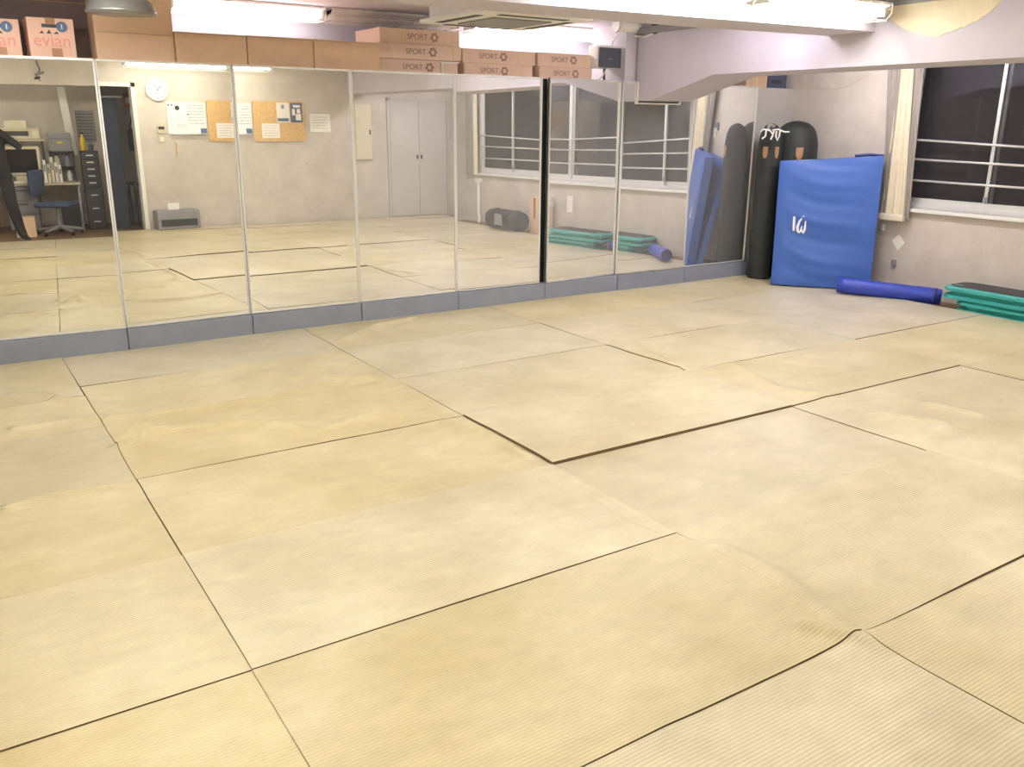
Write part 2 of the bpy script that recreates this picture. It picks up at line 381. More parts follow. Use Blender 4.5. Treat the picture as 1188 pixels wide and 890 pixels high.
ridge([(735, 400), (750, 412), (790, 428)], 0.010, 0.05)
ridge([(850, 425), (900, 452), (950, 460)], 0.008, 0.08)
ridge([(0, 650), (30, 645), (60, 640)], 0.008, 0.1)
for k in range(16):      # gentle random creases over the rest of the floor
    x = random.uniform(-3, 6.8); y = random.uniform(-6.2, -3.6); a = random.uniform(-.5, .5); l = random.uniform(.3, .8)
    RIDGES.append(([Vector((x - l * math.cos(a) / 2, y - l * math.sin(a) / 2, 0)), Vector((x + l * math.cos(a) / 2, y + l * math.sin(a) / 2, 0))], random.uniform(.004, .010), random.uniform(.06, .12)))
for k in range(8):
    x = random.uniform(2.5, 6.8); y = random.uniform(-2, .6); a = random.uniform(-.5, .5); l = random.uniform(.3, .6)
    RIDGES.append(([Vector((x - l * math.cos(a) / 2, y - l * math.sin(a) / 2, 0)), Vector((x + l * math.cos(a) / 2, y + l * math.sin(a) / 2, 0))], random.uniform(.003, .006), random.uniform(.06, .12)))
SEGS = []
for pts, amp, wd in RIDGES:
    for i in range(len(pts) - 1): SEGS.append((np.array(pts[i][:2]), np.array(pts[i + 1][:2]), amp, wd, id(pts)))
def wrinkle(P):
    best = {}
    for a, b, amp, wd, key in SEGS:
        ab = b - a; t = np.clip(((P - a) @ ab) / max(ab @ ab, 1e-6), 0, 1)
        d = np.linalg.norm(P - (a + t[:, None] * ab), axis=1)
        h = amp * (.7 * np.exp(-(d / wd) ** 2) + .3 * np.exp(-(d / (3.2 * wd)) ** 2))
        best[key] = np.where(np.abs(h) > np.abs(best[key]), h, best[key]) if key in best else h
    return sum(best.values())
GX = [-3.64, -1.82, 0.0, 1.82, 3.64, 5.47, 7.38]
GY = [0.875, 0.0, -0.91, -1.82, -2.73, -3.64, -4.55, -5.46, -6.37]
LIFT = {(3, 3): .014, (4, 3): .008, (3, 5): .012, (4, 5): .009, (1, 4): .003, (1, 5): -.002, (2, 5): .003, (4, 2): .006, (5, 2): .004, (4, 1): .004, (3, 1): .002, (2, 4): .006, (3, 4): -.001, (4, 4): .001, (2, 3): .001, (2, 2): .003, (3, 2): .001}
ROWW = ['touching the mirror base', 'second from the mirrors', 'third from the mirrors', 'fourth from the mirrors', 'fifth from the mirrors', 'sixth from the mirrors', 'seventh from the mirrors', 'eighth from the mirrors', 'cut short against the back wall']
COLW = ['outermost column far from the windows', 'column at the left edge', 'second column from the left edge', 'middle column', 'second column from the windows', 'column beside the windows']
def make_mat(x0, x1, y0, y1, lift, label, ramp=False):
    g = 0.0016
    x0 += g; x1 -= g; y0 += g; y1 -= g
    cx, cy = (x0 + x1) / 2, (y0 + y1) / 2
    r = 0.007
    us = [x0, x0 + r * .3, x0 + r] + list(np.linspace(x0 + .04, x1 - .04, 104)) + [x1 - r, x1 - r * .3, x1]
    vs = [y0, y0 + r * .3, y0 + r] + list(np.linspace(y0 + .03, y1 - .03, max(8, int((y1 - y0) * 58)))) + [y1 - r, y1 - r * .3, y1]
    nu, nv = len(us), len(vs)
    P = np.array([(u, v) for v in vs for u in us])
    z = wrinkle(P) + lift * (np.clip((P[:, 0] - x0) / .7, 0, 1) if ramp else 1.0)
    eu = np.minimum(P[:, 0] - x0, x1 - P[:, 0]); ev = np.minimum(P[:, 1] - y0, y1 - P[:, 1])
    e = np.minimum(eu, ev)
    z -= np.where(e < 1e-6, .0012, np.where(e < r * .5, .0003, 0))
    ph = random.uniform(0, 6)
    z += 0.003 * np.sin(P[:, 0] * 2.3 + ph) * np.sin(P[:, 1] * 3.1 + ph * 1.7)
    verts = [(p[0] - cx, p[1] - cy, zz) for p, zz in zip(P, z)]
    faces = [(j * nu + i, j * nu + i + 1, (j + 1) * nu + i + 1, (j + 1) * nu + i) for j in range(nv - 1) for i in range(nu - 1)]
    loop = [i for i in range(nu)] + [j * nu + nu - 1 for j in range(1, nv)] + [(nv - 1) * nu + i for i in range(nu - 2, -1, -1)] + [j * nu for j in range(nv - 2, 0, -1)]
    n = len(loop); o2 = len(verts); verts += [verts[i] for i in loop]; o = len(verts); verts += [(verts[i][0], verts[i][1], ZF) for i in loop]
    faces += [(o2 + k, o + k, o + (k + 1) % n, o2 + (k + 1) % n) for k in range(n)]
    faces.append(tuple(o + k for k in range(n))[::-1])
    me = bpy.data.meshes.new('floor_mat'); me.from_pydata(verts, [], faces); me.update()
    ntop = (nu - 1) * (nv - 1)
    for i, q in enumerate(me.polygons): q.use_smooth = i < ntop
    me.materials.append(M['vinyl']); me.materials.append(M['matedge'])
    for i, q in enumerate(me.polygons): q.material_index = 0 if i < ntop else 1
    ob = bpy.data.objects.new('floor_mat', me); COL.objects.link(ob); ob.location = (cx, cy, 0)
    tag(ob, label, 'mat', 'beige ribbed judo mats covering the floor')
for c in range(6):
    for rr in range(8):
        dx = random.uniform(-.002, .002)
        gy = GY[:1] + [-0.22] + GY[2:] if c == 1 else GY
        make_mat(GX[c] + dx, GX[c + 1] + dx, gy[rr + 1], gy[rr], LIFT.get((c, rr), random.uniform(-.001, .001)),
                 'beige ribbed mat, row %s, %s' % (ROWW[rr], COLW[c]), (c, rr) == (3, 5))
    if GX[c] > 1.0:
        make_mat(GX[c], GX[c + 1], -6.82, -6.375, 0.002, 'beige ribbed mat %s, %s' % (ROWW[8], COLW[c]))

# ------------------------------------------------------------------ mirrors
FLARE_HAZE = {1: .02, 2: .035, 3: .08, 4: .16, 5: .18, 6: .18, 7: .17, 8: .13}  # lens-flare haze per panel, mixed into the mirror as white diffuse
LEAN = {7: 0.012, 6: 0.004, 5: 0.006, 4: 0.0, 3: 0.0, 2: 0.0, 1: 0.0, 8: 0.0}   # radians, top away from the room
MLAB = ['tall framed mirror showing the office desk, leftmost in the row', 'tall framed mirror showing the clock and the doorway', 'tall framed mirror showing the whole cork board', 'tall framed mirror showing the cream switchboard door',
        'tall framed mirror left of the dark gap, showing far windows', 'tall framed mirror right of the dark gap, below the loudspeaker', 'tall framed mirror notched around the ceiling beam', 'tall framed mirror at the corner showing the blue mat on end']
ZM0, ZM1 = 0.163, 2.068
def glass_grid(mb, x0, x1, z0, z1, tw, nx, nz):
    o = []
    for j in range(nz + 1):
        for i in range(nx + 1):
            x = x0 + (x1 - x0) * i / nx; z = z0 + (z1 - z0) * j / nz
            o.append((x, tw * (z - .9), z))
    mb.add(o, [(j * (nx + 1) + i, j * (nx + 1) + i + 1, (j + 1) * (nx + 1) + i + 1, (j + 1) * (nx + 1) + i) for j in range(nz) for i in range(nx)])
for k in range(1, 9):
    x0, x1 = SEAM[k - 1] + 0.002, SEAM[k] - 0.002
    if k == 6: x0 = 4.315
    cx = (x0 + x1) / 2; hw = (x1 - x0) / 2
    t = thing('wall_mirror_panel', MLAB[k - 1], 'mirror', (cx, YM, ZM0), math.radians(YAW[k]), 'mirrors along the wall')
    H = ZM1 - ZM0; fw = 0.011
    gm = MB(); tw = LEAN[k]
    if k != 7:
        glass_grid(gm, -hw, hw, 0.0, H, tw, 14, 28)
        MB().box(-hw, hw, -0.010, 0.008, H - 0.016, H).build('top_rail', 'alu', t)
    else:
        n0, n1, nz = BX0 - cx - 0.004, BX1 - cx + 0.004, 1.868 - ZM0
        glass_grid(gm, -hw, hw, 0.0, nz, tw, 14, 28); glass_grid(gm, -hw, n0, nz, H, tw, 4, 4); glass_grid(gm, n1, hw, nz, H, tw, 4, 4)
        MB().box(-hw, n0, -0.010, 0.008, H - 0.016, H).build('top_rail', 'alu', t); MB().box(n1, hw, -0.010, 0.008, H - 0.016, H).build('top_rail', 'alu', t)
        MB().box(n0 - .012, n0, -0.012, 0.006, nz, H).build('notch_trim', 'white', t); MB().box(n0 - .012, n1 + .012, -0.012, 0.006, nz - .014, nz).build('notch_trim', 'white', t)
        MB().box(n1, n1 + .012, -0.012, 0.006, nz, nz + .05).build('notch_trim', 'white', t)
    gm.build('mirror_glass', mirror_mat(FLARE_HAZE[k]), t, smooth=True)
    MB().box(-hw, -hw + fw, -0.010, 0.008, 0, H).build('stile', 'alu', t); MB().box(hw - fw, hw, -0.010, 0.008, 0, H).build('stile', 'alu', t)
    MB().box(-hw, hw, -0.010, 0.008, 0, 0.010).build('bottom_rail', 'alu', t)
    MB().box(-hw, hw, 0.012, 0.020, 0.002, (H if k != 7 else 1.868 - ZM0) - 0.002).build('backing_board', 'dark', t)

struct(MB().box(4.235, 4.33, 0.935, 0.954, 0.16, ZP).build('gap_shade_1', 'black'), 'black strip standing in for shade in the gap between the two middle mirrors')  # shade of the gap, painted as a black strip over the partition
# ------------------------------------------------------------------ windows
for i, (ya, yb) in enumerate(WINS):
    wn = sempty('window_%d' % (i + 1), ['sliding window nearest the mirrors, dark night behind', 'middle sliding window with guard bars', 'sliding window farthest from the mirrors'][i], (XW, (ya + yb) / 2, ZW0))
    h = (yb - ya) / 2; H = ZW1 - ZW0
    MB().box(-0.05, 0.04, -h + .001, h - .001, -0.035, 0.0, b=0.004).build('window_sill', 'white', wn)
    MB().box(0.02, 0.14, -h, h, 0.0, 0.045).build('frame_rail', 'alu', wn); MB().box(0.02, 0.14, -h, h, H - 0.04, H).build('frame_rail', 'alu', wn)
    MB().box(0.02, 0.14, -h, -h + 0.03, 0.045, H - .04).build('frame_stile', 'alu', wn); MB().box(0.02, 0.14, h - 0.03, h, 0.045, H - .04).build('frame_stile', 'alu', wn)
    for s, (a, b, xx) in enumerate(((-h + .03, 0.06, 0.055), (0.0, h - .03, 0.095))):
        sh = MB().box(xx - .012, xx + .012, a, b, .045, .10).box(xx - .012, xx + .012, a, b, H - .085, H - .04).box(xx - .012, xx + .012, a, a + .032, .10, H - .085).box(xx - .012, xx + .012, b - .032, b, .10, H - .085).build('sash', 'alu', wn)
        MB().box(xx - .003, xx + .003, a + .032, b - .032, .10, H - .085).build('pane', 'glass', sh)
    MB().box(0.03, 0.05, 0.03, 0.06, .10, .16).build('sash_latch', 'grey', wn)
    for z, sag in ((1.54, .075), (1.348, .03), (1.14, .012)):
        za, zb_ = ((z - sag, z), (z - sag, z - sag), (z - .01, z - sag))[i]
        MB().tube([(-0.03, -h, za - ZW0), (-0.03, h, zb_ - ZW0)], 0.011, 8).build('guard_bar', 'chrome', wn, smooth=True)

# ------------------------------------------------------------------ ceiling lamps
def lamp(x0, x1, y, on, hue, label, zb=2.385, rot=0.0, dim=1.0, zl=2.50):
    t = thing('fluorescent_light', label, 'light', ((x0 + x1) / 2, y, zl), rot, 'caged fluorescent ceiling lights')
    L = (x1 - x0) / 2
    d = zb - zl
    for s in (-1, 1): MB().tube([(s * L * .6, 0, -.005), (s * L * .6, 0, ZC - zl)], .010, 8).build('stem', 'white', t)
    MB().prism([(-.12, 0), (.12, 0), (.12, -.018), (.028, -.052), (-.028, -.052), (-.12, -.018)], lambda u, v, e: (e, u, v), -L, L).build('lamp_body', 'white', t)
    for s in (-1, 1):
        MB().box(s * (L - .012) - .012, s * (L - .012) + .012, -.09, .09, -.088, -.01).build('lamp_holder', 'white', t)
    em = emis('lit_tube', hue, LAMP_POWER * dim) if on else M['offtube']
    for s in (-1, 1):
        MB().tube([(-L + .03, s * .062, -.068), (L - .03, s * .062, -.068)], 0.016, 10).build('tube', em, t)
    g = MB(); n = 10
    for i in range(n + 1):
        x = -L + 2 * L * i / n
        g.tube([(x, -.13, -.004), (x, -.13, -.07), (x, -.09, d), (x, .09, d), (x, .13, -.07), (x, .13, -.004)], 0.0036, 4)
    for (yy, zz) in ((-.09, d), (.09, d), (0, d), (-.13, -.05), (.13, -.05)):
        g.tube([(-L - .01, yy, zz), (L + .01, yy, zz)], 0.0036, 4)
    g.build('wire_guard', 'white', t)
    return t
YA = 1.62
ax = lambda px: ony(px, 30, YA).x
lamp(ax(378) - 1.30, ax(372), YA, True, HUE_A, 'lit caged fluorescent light above the row of plain cartons', 2.485, zl=2.595, dim=0.22)
lamp(ax(381), ax(529), YA, False, HUE_A, 'unlit caged fluorescent light left of the air conditioner', 2.485, zl=2.595)
lamp(ax(543), ax(702), YA, True, HUE_A, 'lit caged fluorescent light behind the air conditioner', 2.485, zl=2.595, dim=0.22)
lamp(2.66, 3.88, -1.83, True, HUE_B, 'lit caged light in front of the cross beam, left one', dim=1.3)
lamp(4.02, 5.25, -1.83, True, HUE_B, 'lit caged light in front of the cross beam, beside the peeling beam', dim=0.55)
lamp(4.05, 5.27, -0.96, True, COOL, 'lit caged light hidden behind the cross beam, beside the deep beam', 2.465, zl=2.578, dim=0.55)
lamp(0.10, 1.32, -1.83, True, HUE_B, 'lit caged light in front of the cross beam, farthest left', dim=0.95)
for x, dm, lb in ((-2.6, 1.7, 'lit caged light over the left edge of the mats'), (-0.5, 1.45, 'lit caged light over the second mat column'), (2.5, 0.8, 'lit caged light over the middle of the mats')):
    lamp(x, x + 1.22, -4.1, True, HUE_C, lb, dim=dm)
lamp(-0.75, 0.47, -0.35, True, HUE_B, 'unseen caged light added to brighten the floor before the leftmost mirrors', dim=0.7)  # added unseen lamp, there only to lift the far left floor
lamp(2.45, 3.95, -6.2, True, HUE_D, 'lit caged light close to the wall with the clock', dim=0.6)
lamp(-0.9, 0.3, -7.5, True, HUE_D, 'lit caged light over the office desk', dim=0.16)

for y, dm, lb in ((-0.6, 1.15, 'lit caged light in the window bay near the mirrors'), (-3.2, 1.15, 'lit caged light in the middle of the window bay'), (-5.6, 0.9, 'lit caged light at the far end of the window bay')):
    lamp(6.0, 7.22, y, True, BAY, lb, rot=PI / 2, dim=dm)
# ceiling air conditioner
t = thing('air_conditioner', 'white ceiling cassette air conditioner between the lights', 'air conditioner', (3.24, -0.03, 2.505))
MB().box(-.42, .42, -.42, .42, -.075, ZC - 2.505).build('body', 'white', t)
MB().box(-.48, .48, -.48, .48, -.105, -.075, b=.008).build('panel', 'white', t)
MB().box(-.26, .26, -.26, .26, -.115, -.104, b=.004).build('grille', 'grey', t)
for a, b, c, d in ((-.30, .30, -.43, -.37), (-.30, .30, .37, .43), (-.43, -.37, -.30, .30), (.37, .43, -.30, .30)):
    MB().box(a, b, c, d, -.108, -.103).build('air_slot', 'dark', t)

# pendant lamp, unlit
P = ony(141, 16, 0.35)
t = thing('pendant_lamp', 'grey metal pendant lamp shade hanging above the pink cartons', 'lamp', (P.x, 0.35, P.z))
MB().lathe([(.215, 0), (.212, .012), (.19, .07), (.12, .12), (.05, .14), (.05, .16)][:5], 32).build('lamp_shade', 'steel', t, smooth=True)
MB().tube([(0, 0, .13), (0, 0, ZC - P.z)], .008, 8).build('cord', 'black', t)

# ------------------------------------------------------------------ boxes on the partition
def carton(x0, x1, y0, y1, z0, z1, mat, label, name='cardboard_box', seam=True):
    t = thing(name, label, 'box', ((x0 + x1) / 2, y0, z0))
    hx = (x1 - x0) / 2
    MB().box(-hx, hx, 0, y1 - y0, 0, z1 - z0, b=.004).build('carton', mat, t)
    return t, hx
# tall carton and plain row
ytall = 1.08
xa, xb = ony(112, 60, ytall).x, ony(203, 60, ytall).x
t, hx = carton(xa, xb, ytall, 1.32, ZP, ZC - .01, 'card', 'tall plain brown carton reaching the ceiling, left of the light')
MB().box(-hx + .02, hx - .02, -.002, .0, .20, .203).build('flap_line', 'ink', t)
xs = [204, 287, 364, 441]
for i in range(3):
    xa, xb = ony(xs[i], 60, 1.05).x, ony(xs[i + 1], 60, 1.05).x
    zt = ony(xs[i] + 30, 38 + i * 4.5, 1.05).z
    t, hx = carton(xa + .003, xb - .003, 1.05, 1.6, ZP, zt, 'card', ['plain brown carton next to the tall carton under the light', 'plain brown carton in the middle of the row', 'plain brown carton beside the stack of three printed boxes'][i])
    MB().box(-hx + .01, hx - .01, -.0015, .0, zt - ZP - .012, zt - ZP - .010).build('flap_line', 'ink', t)
# printed flat boxes: strap bands, word and gear emblem
def gear(parent, x, z, r, y):
    mb = MB(); n = 24
    pts = []
    for k in range(n):
        rr = r if (k // 2) % 2 == 0 else r * .78
        pts.append((x + rr * math.cos(2 * PI * k / n), z + rr * math.sin(2 * PI * k / n)))
    inner = [(x + r * .45 * math.cos(2 * PI * k / n), z + r * .45 * math.sin(2 * PI * k / n)) for k in range(n)]
    vs = [(p[0], y, p[1]) for p in pts] + [(p[0], y, p[1]) for p in inner]
    mb.add(vs, [(k, (k + 1) % n, n + (k + 1) % n, n + k) for k in range(n)])
    mb.build('gear_emblem', 'ink', parent)
def sport(pxa, pxb, pyt, pyb, y, depth, straps, textx, label):
    a = ony(pxa, (pyt + pyb) / 2, y); b = ony(pxb, (pyt + pyb) / 2, y)
    zt = ony((pxa + pxb) / 2, pyt, y).z; zb = ony((pxa + pxb) / 2, pyb, y).z
    return a.x, b.x, zb, zt
def sport_box(x0, x1, y, depth, z0, z1, straps, tx, label):
    t, hx = carton(x0, x1, y, y + depth, z0, z1, 'card2', label, 'printed_box')
    H = z1 - z0; cx = (x0 + x1) / 2
    for s in straps:
        MB().box(s - cx - .011, s - cx + .011, -.003, 0, 0, H).build('strap', 'strap', t)
    text_mesh('SPORT', .066, 'lettering', 'ink', t, TM(tx - cx - .03, -.002, H * .5), .0008)
    gear(t, tx - cx + .135, H * .52, .042, -.0025)
def X(px, y, py=65): return ony(px, py, y).x
yb_ = 1.15
hb = 0.124
sport_box(X(440, yb_), X(531, yb_), yb_, .5, ZP + .002, ZP + hb, [X(447, yb_), X(512, yb_)], X(482, yb_), 'bottom printed box of the stack of three')
sport_box(X(438, yb_ - .02), X(535, yb_ - .02), yb_ - .02, .5, ZP + hb + .002, ZP + 2 * hb, [X(453, yb_), X(525, yb_)], X(485, yb_), 'middle printed box of the stack of three')
sport_box(X(441, yb_ + .01), X(533, yb_ + .01), yb_ + .01, .5, ZP + 2 * hb + .002, ZP + 3 * hb, [X(451, yb_), X(469, yb_), X(526, yb_)], X(489, yb_), 'top printed box of the stack of three')
sport_box(X(538, yb_ + .03), X(618, yb_ + .03), yb_ + .03, .5, ZP + .002, ZP + hb, [X(542, yb_), X(608, yb_)], X(573, yb_), 'lower printed box in the middle pair')
sport_box(X(538, yb_ + .05), X(621.5, yb_ + .05), yb_ + .05, .5, ZP + hb + .002, ZP + 2 * hb, [X(541, yb_), X(605, yb_)], X(573, yb_), 'upper printed box in the middle pair')
sport_box(X(626, yb_), X(687, yb_), yb_, .5, ZP + .002, ZP + hb, [X(629, yb_), X(685, yb_)], X(655, yb_), 'lower printed box in the pair beside the loudspeaker')
sport_box(X(625.5, yb_ + .01), X(686, yb_ + .01), yb_ + .01, .5, ZP + hb + .002, ZP + 2 * hb, [X(626, yb_), X(680, yb_)], X(653, yb_), 'upper printed box in the pair beside the loudspeaker')
# white hook lying before the stack
P = ony(512, 80, 1.0)
t = thing('white_bracket', 'small white bracket hooked over the mirror top before the stacked boxes', 'bracket', (P.x, 1.0, ZP))
MB().box(-.008, .008, -.02, .0, 0, .10).build('upright', 'white', t); MB().tube([(-.02, -.01, .10), (.05, -.01, .095), (.17, -.01, .105)], .007, 6).build('arm', 'white', t)
# pink cartons with handle slot, print and tape
def pink_box(pxa, pxb, y, label):
    x0, x1 = X(pxa, y, 45), X(pxb, y, 45)
    zt = ony((pxa + pxb) / 2, 21, y).z
    t, hx = carton(x0, x1, y, y + .26, ZP, zt, 'pinkcard', label, 'water_carton')
    H = zt - ZP
    MB().box(-.055, .055, -.003, .01, H * .77, H * .77 + .022).build('hand_slot', 'black', t)
    MB().box(-.03, .03, -.003, 0, H * .86, H + .001).build('tape', 'tape', t); MB().box(-.01, .055, -.003, 0, -.0, H * .27).build('tape', 'tape', t)
    mb = MB(); n = 20; c = (hx - .075, H * .80); r = .035
    mb.add([(c[0] + r * math.cos(2 * PI * k / n), -.0035, c[1] + r * math.sin(2 * PI * k / n)) for k in range(n)], [tuple(range(n))]); mb.build('round_print', 'bluedot', t)
    MB().box(c[0] - .004, c[0] + .004, -.0045, -.0035, c[1] - .016, c[1] + .016).build('print_mark', 'logo', t)
    text_mesh('evian', .115, 'lettering', 'pink', t, TM(.0, -.003, H * .45), .0008)
    mb = MB()
    for q in range(3):
        xx = -.06 + q * .045
        mb.add([(xx - .016, -.003, H * .62), (xx + .016, -.003, H * .62), (xx + .004, -.003, H * .62 + .018 + .01 * (q == 1))], [(0, 1, 2)])
    mb.build('mountain_print', 'dark', t)
    MB().box(-.09, .09, -.003, -.002, H * .31, H * .315).build('print_line', 'pink', t)
pink_box(33, 87, 1.02, 'pink carton with hand slot left of the tall brown carton')
pink_box(-34, 24, 1.02, 'pink carton with hand slot cut off by the left picture edge')
db = MB().box(-1.6, X(112, 1.34, 40), 1.34, 1.40, ZP, ZC - .004)
o = db.build('dark_panel', 'darkboard'); tag(o, 'dark brown board standing behind the pink cartons', 'board')
MB().box(-1.6, X(112, 1.34, 40) - .02, 1.333, 1.34, 2.465, 2.469).build('edge_line', 'tape', o)
# small boxes under the beam at the corner
t, hx = carton(7.06, 7.40, 1.02, 1.4, ZP, ZP + .13, 'card', 'small tan box on the partition in the corner', 'small_box')
MB().box(-.012, .012, -.002, 0, 0, .13).build('tape', 'strap', t)
t, hx = carton(7.42, 7.72, 1.02, 1.4, ZP, ZP + .15, 'mint', 'small dark blue box on the partition in the corner', 'small_box')
MB().box(-.10, .06, -.002, 0, .05, .09).build('print_panel', 'dark', t)

# loudspeaker on the mirror top
P = ony(707.5, 66, 1.05)
t = thing('loudspeaker', 'dark loudspeaker on a small stand above the mirrors', 'speaker', (P.x, 1.05, ZP))
zc = P.z - ZP; hw = (X(720, 1.05) - X(692, 1.05)) / 2; hh = .105
MB().box(-hw, hw, .0, .16, zc - hh, zc + hh, b=.018).build('cabinet', 'white', t)
MB().box(-hw + .010, hw - .002, -.012, .004, zc - hh + .004, zc + hh - .022, b=.006).build('grille', 'speaker', t)
MB().box(-.022, .022, -.014, -.012, zc - .025, zc - .015).build('badge', 'grey', t)
MB().tube([(0, .08, zc - hh), (.0, .08, .02)], .012, 8).box(-.06, .07, .03, .13, 0, .02, b=.003).build('stand', 'dark', t)
MB().tube([(-.02, .02, zc - hh), (-.06, .02, .06), (-.11, .0, .03), (-.14, .02, .01)], .006, 6).build('stand_cable', 'white', t)
cab = [ony(709, 54, 1.12), ony(711, 47, 1.12), ony(717, 42, 1.1), ony(729, 41, 1.02), ony(739, 42, .95), onx(748, 43, BX0 - .01), onx(755, 40, BX0 - .012), onx(760, 36, BX0 - .012)]
o = MB().tube(cab, .008, 6).build('speaker_cable', 'white', smooth=True); tag(o, 'white cable running from the loudspeaker to the round outlet', 'cable')
P = onx(761, 33, BX0)
o = MB().tube([(BX0 - .02, P.y, P.z), (BX0 - .001, P.y, P.z)], .05, 16).build('cable_outlet', 'dark'); tag(o, 'round dark cable outlet on the beam face', 'outlet')
MB().tube([(BX0 - .024, P.y, P.z), (BX0 - .02, P.y, P.z)], .028, 12).build('outlet_hole', 'black', o)
Pa, Pb = ony(715, 29, .93), ony(748, 29, .93)
o = MB().tube([(Pa.x, .93, Pa.z), (5.41, .93, Pa.z)], .055, 16).build('pipe_stub', 'white', smooth=False); tag(o, 'short white pipe fixed high beside the pillar', 'pipe')
MB().tube([(Pa.x - .01, .93, Pa.z), (Pa.x + .02, .93, Pa.z)], .062, 16).build('pipe_collar', 'alu', o)

# ------------------------------------------------------------------ corner: punching bags
def heavy_bag(cx, cy, r, h, label, patches, seed):
    t = thing('punching_bag', label, 'punching bag', (cx, cy, ZF))
    pr = [(r * .9, 0), (r, .06), (r * 1.02, h * .4), (r, h * .78), (r * .985, h * .86), (r * .93, h * .90), (r * .84, h * .938), (r * .70, h * .966), (r * .5, h * .986), (r * .25, h * .997), (.02, h)]
    MB().lathe(pr, 28).build('bag_body', 'bag', t, smooth=True)
    MB().lathe([(r * 1.015, h * .70), (r * 1.03, h * .705), (r * 1.03, h * .735), (r * 1.015, h * .74)], 28).build('seam_band', 'black', t)
    d = Vector((C_POS.x - cx, C_POS.y - cy, 0)).normalized(); s = Vector((-d.y, d.x, 0))
    for (off, z, w, hh) in patches:
        a = math.atan2(d.y, d.x) + off
        mb = MB(); n = 6; vs = []
        for j in range(5):
            zz = z + hh * (j / 4 - .5); ww = w * (1.0 if j > 1 else (.85 if j == 1 else .45))
            for i in range(n + 1):
                aa = a + (i / n - .5) * ww / r
                vs.append((1.03 * r * math.cos(aa), 1.03 * r * math.sin(aa), zz))
        mb.add(vs, [(j * (n + 1) + i, j * (n + 1) + i + 1, (j + 1) * (n + 1) + i + 1, (j + 1) * (n + 1) + i) for j in range(4) for i in range(n)])
        mb.build('emblem_patch', 'patch', t)
    return t, d, s
def on_depth(px, py, D):      # point at horizontal distance D from the camera
    d = ray(px, py); k = D / math.hypot(d.x, d.y); return C_POS + d * k
PB = on_depth(917, 230, 10.55); PA = on_depth(888, 230, 10.27)
tb, d, s = heavy_bag(PB.x, PB.y, .24, 1.74, 'wide black punching bag in the corner behind the blue mat', [(.20, 1.40, .075, .125)], 1)
ta, d2, s2 = heavy_bag(PA.x, PA.y, .13, 1.71, 'narrow black punching bag standing against the end mirror', [(-.35, 1.41, .055, .12), (.62, 1.41, .05, .12)], 2)
for (pts, nm) in (([(882, 153), (886, 150), (893, 151), (897, 156)], 'strap'), ([(889, 151), (888, 158), (884, 161)], 'strap'), ([(898, 152), (896, 158), (894, 162)], 'strap'), ([(896, 151), (903, 150), (910, 153), (916, 153)], 'strap'), ([(905, 152), (904, 158), (902, 163), (900, 158), (901, 152)], 'strap')):
    MB().tube([on_depth(q[0], q[1], 10.03) - ta.location for q in pts], .009, 6).build('strap', 'white', ta)
MB().tube([on_depth(q[0], q[1], 10.05) - ta.location for q in [(890, 152), (893, 144), (899, 147)]], .02, 8).build('buckle', 'grey', ta)

# ------------------------------------------------------------------ blue crash mat on end (two hinged slabs in a V)
BL = onz(894, 331); BR = BL + (onz(965, 335.5) - BL).normalized() * 1.0
u = (BR - BL).normalized(); Wm = (BR - BL).length
nrm = Vector((-u.y, u.x, 0));
if nrm.dot(C_POS - BL) > 0: nrm = -nrm          # pointing back into the corner
# height so that the top edge meets its pixel while leaning back a little
def slab_top(px, py, base, lean):
    d = ray(px, py); p0 = base + nrm * lean
    k = ((p0 - C_POS).dot(nrm)) / d.dot(nrm); return C_POS + d * k
TL = slab_top(905, 187, BL, .14); TR = slab_top(1026, 181, BL, .14)
t = thing('crash_mat', 'folded blue vinyl crash mat with white emblem standing on end in the corner', 'mat', BL)
def slab(c0, c1, c2, c3, th, name, back=None):
    """c0 bottom left, c1 bottom right, c2 top right, c3 top left of the front face, local to BL"""
    nu, nv = 26, 44; vs = []; fs = []
    for side in (0, 1):
        for j in range(nv + 1):
            for i in range(nu + 1):
                a, b = i / nu, j / nv
                p = (c0 * (1 - a) + c1 * a) * (1 - b) + (c3 * (1 - a) + c2 * a) * b
                e = min(min(a, 1 - a) * 1.0, min(b, 1 - b) * 1.4)
                puff = .018 * min(1, e / .12) ** .6 + .006 * math.sin(9 * b + 3 * a) * math.sin(3.1 * a) + .016 * math.sin(21 * (b + .28 * a + .05 * math.sin(5 * a))) ** 3 * math.sin(PI * a) * (1 - .5 * a)
                q = p - nrm * puff if side == 0 else p + nrm * (th + puff * .5)
                vs.append(q)
    S = (nu + 1) * (nv + 1)
    idx = lambda sd, i, j: sd * S + j * (nu + 1) + i
    for j in range(nv):
        for i in range(nu):
            fs.append((idx(0, i, j), idx(0, i + 1, j), idx(0, i + 1, j + 1), idx(0, i, j + 1)))
            fs.append((idx(1, i, j), idx(1, i, j + 1), idx(1, i + 1, j + 1), idx(1, i + 1, j)))
    for i in range(nu):
        for j in (0, nv): fs.append((idx(0, i, j), idx(0, i + 1, j), idx(1, i + 1, j), idx(1, i, j)))
    for j in range(nv):
        for i in (0, nu): fs.append((idx(0, i, j), idx(0, i, j + 1), idx(1, i, j + 1), idx(1, i, j)))
    o = MB().add(vs, fs).build(name, 'blue', t, smooth=True)
    o.data.set_sharp_from_angle(angle=math.radians(50)); return o
Z0 = Vector((0, 0, 0.012))
f0, f1, f2, f3 = Z0, BR - BL + Z0, TR - BL, TL - BL
front = slab(f0, f1, f2, f3, .10, 'front_slab')
back0 = f0 + nrm * .115; back1 = f1 + nrm * .115
slab(back0, back1, f2 + nrm * .14 + Vector((0, 0, -.05)), f3 + nrm * .23 + Vector((0, 0, -.05)), .07, 'rear_slab')
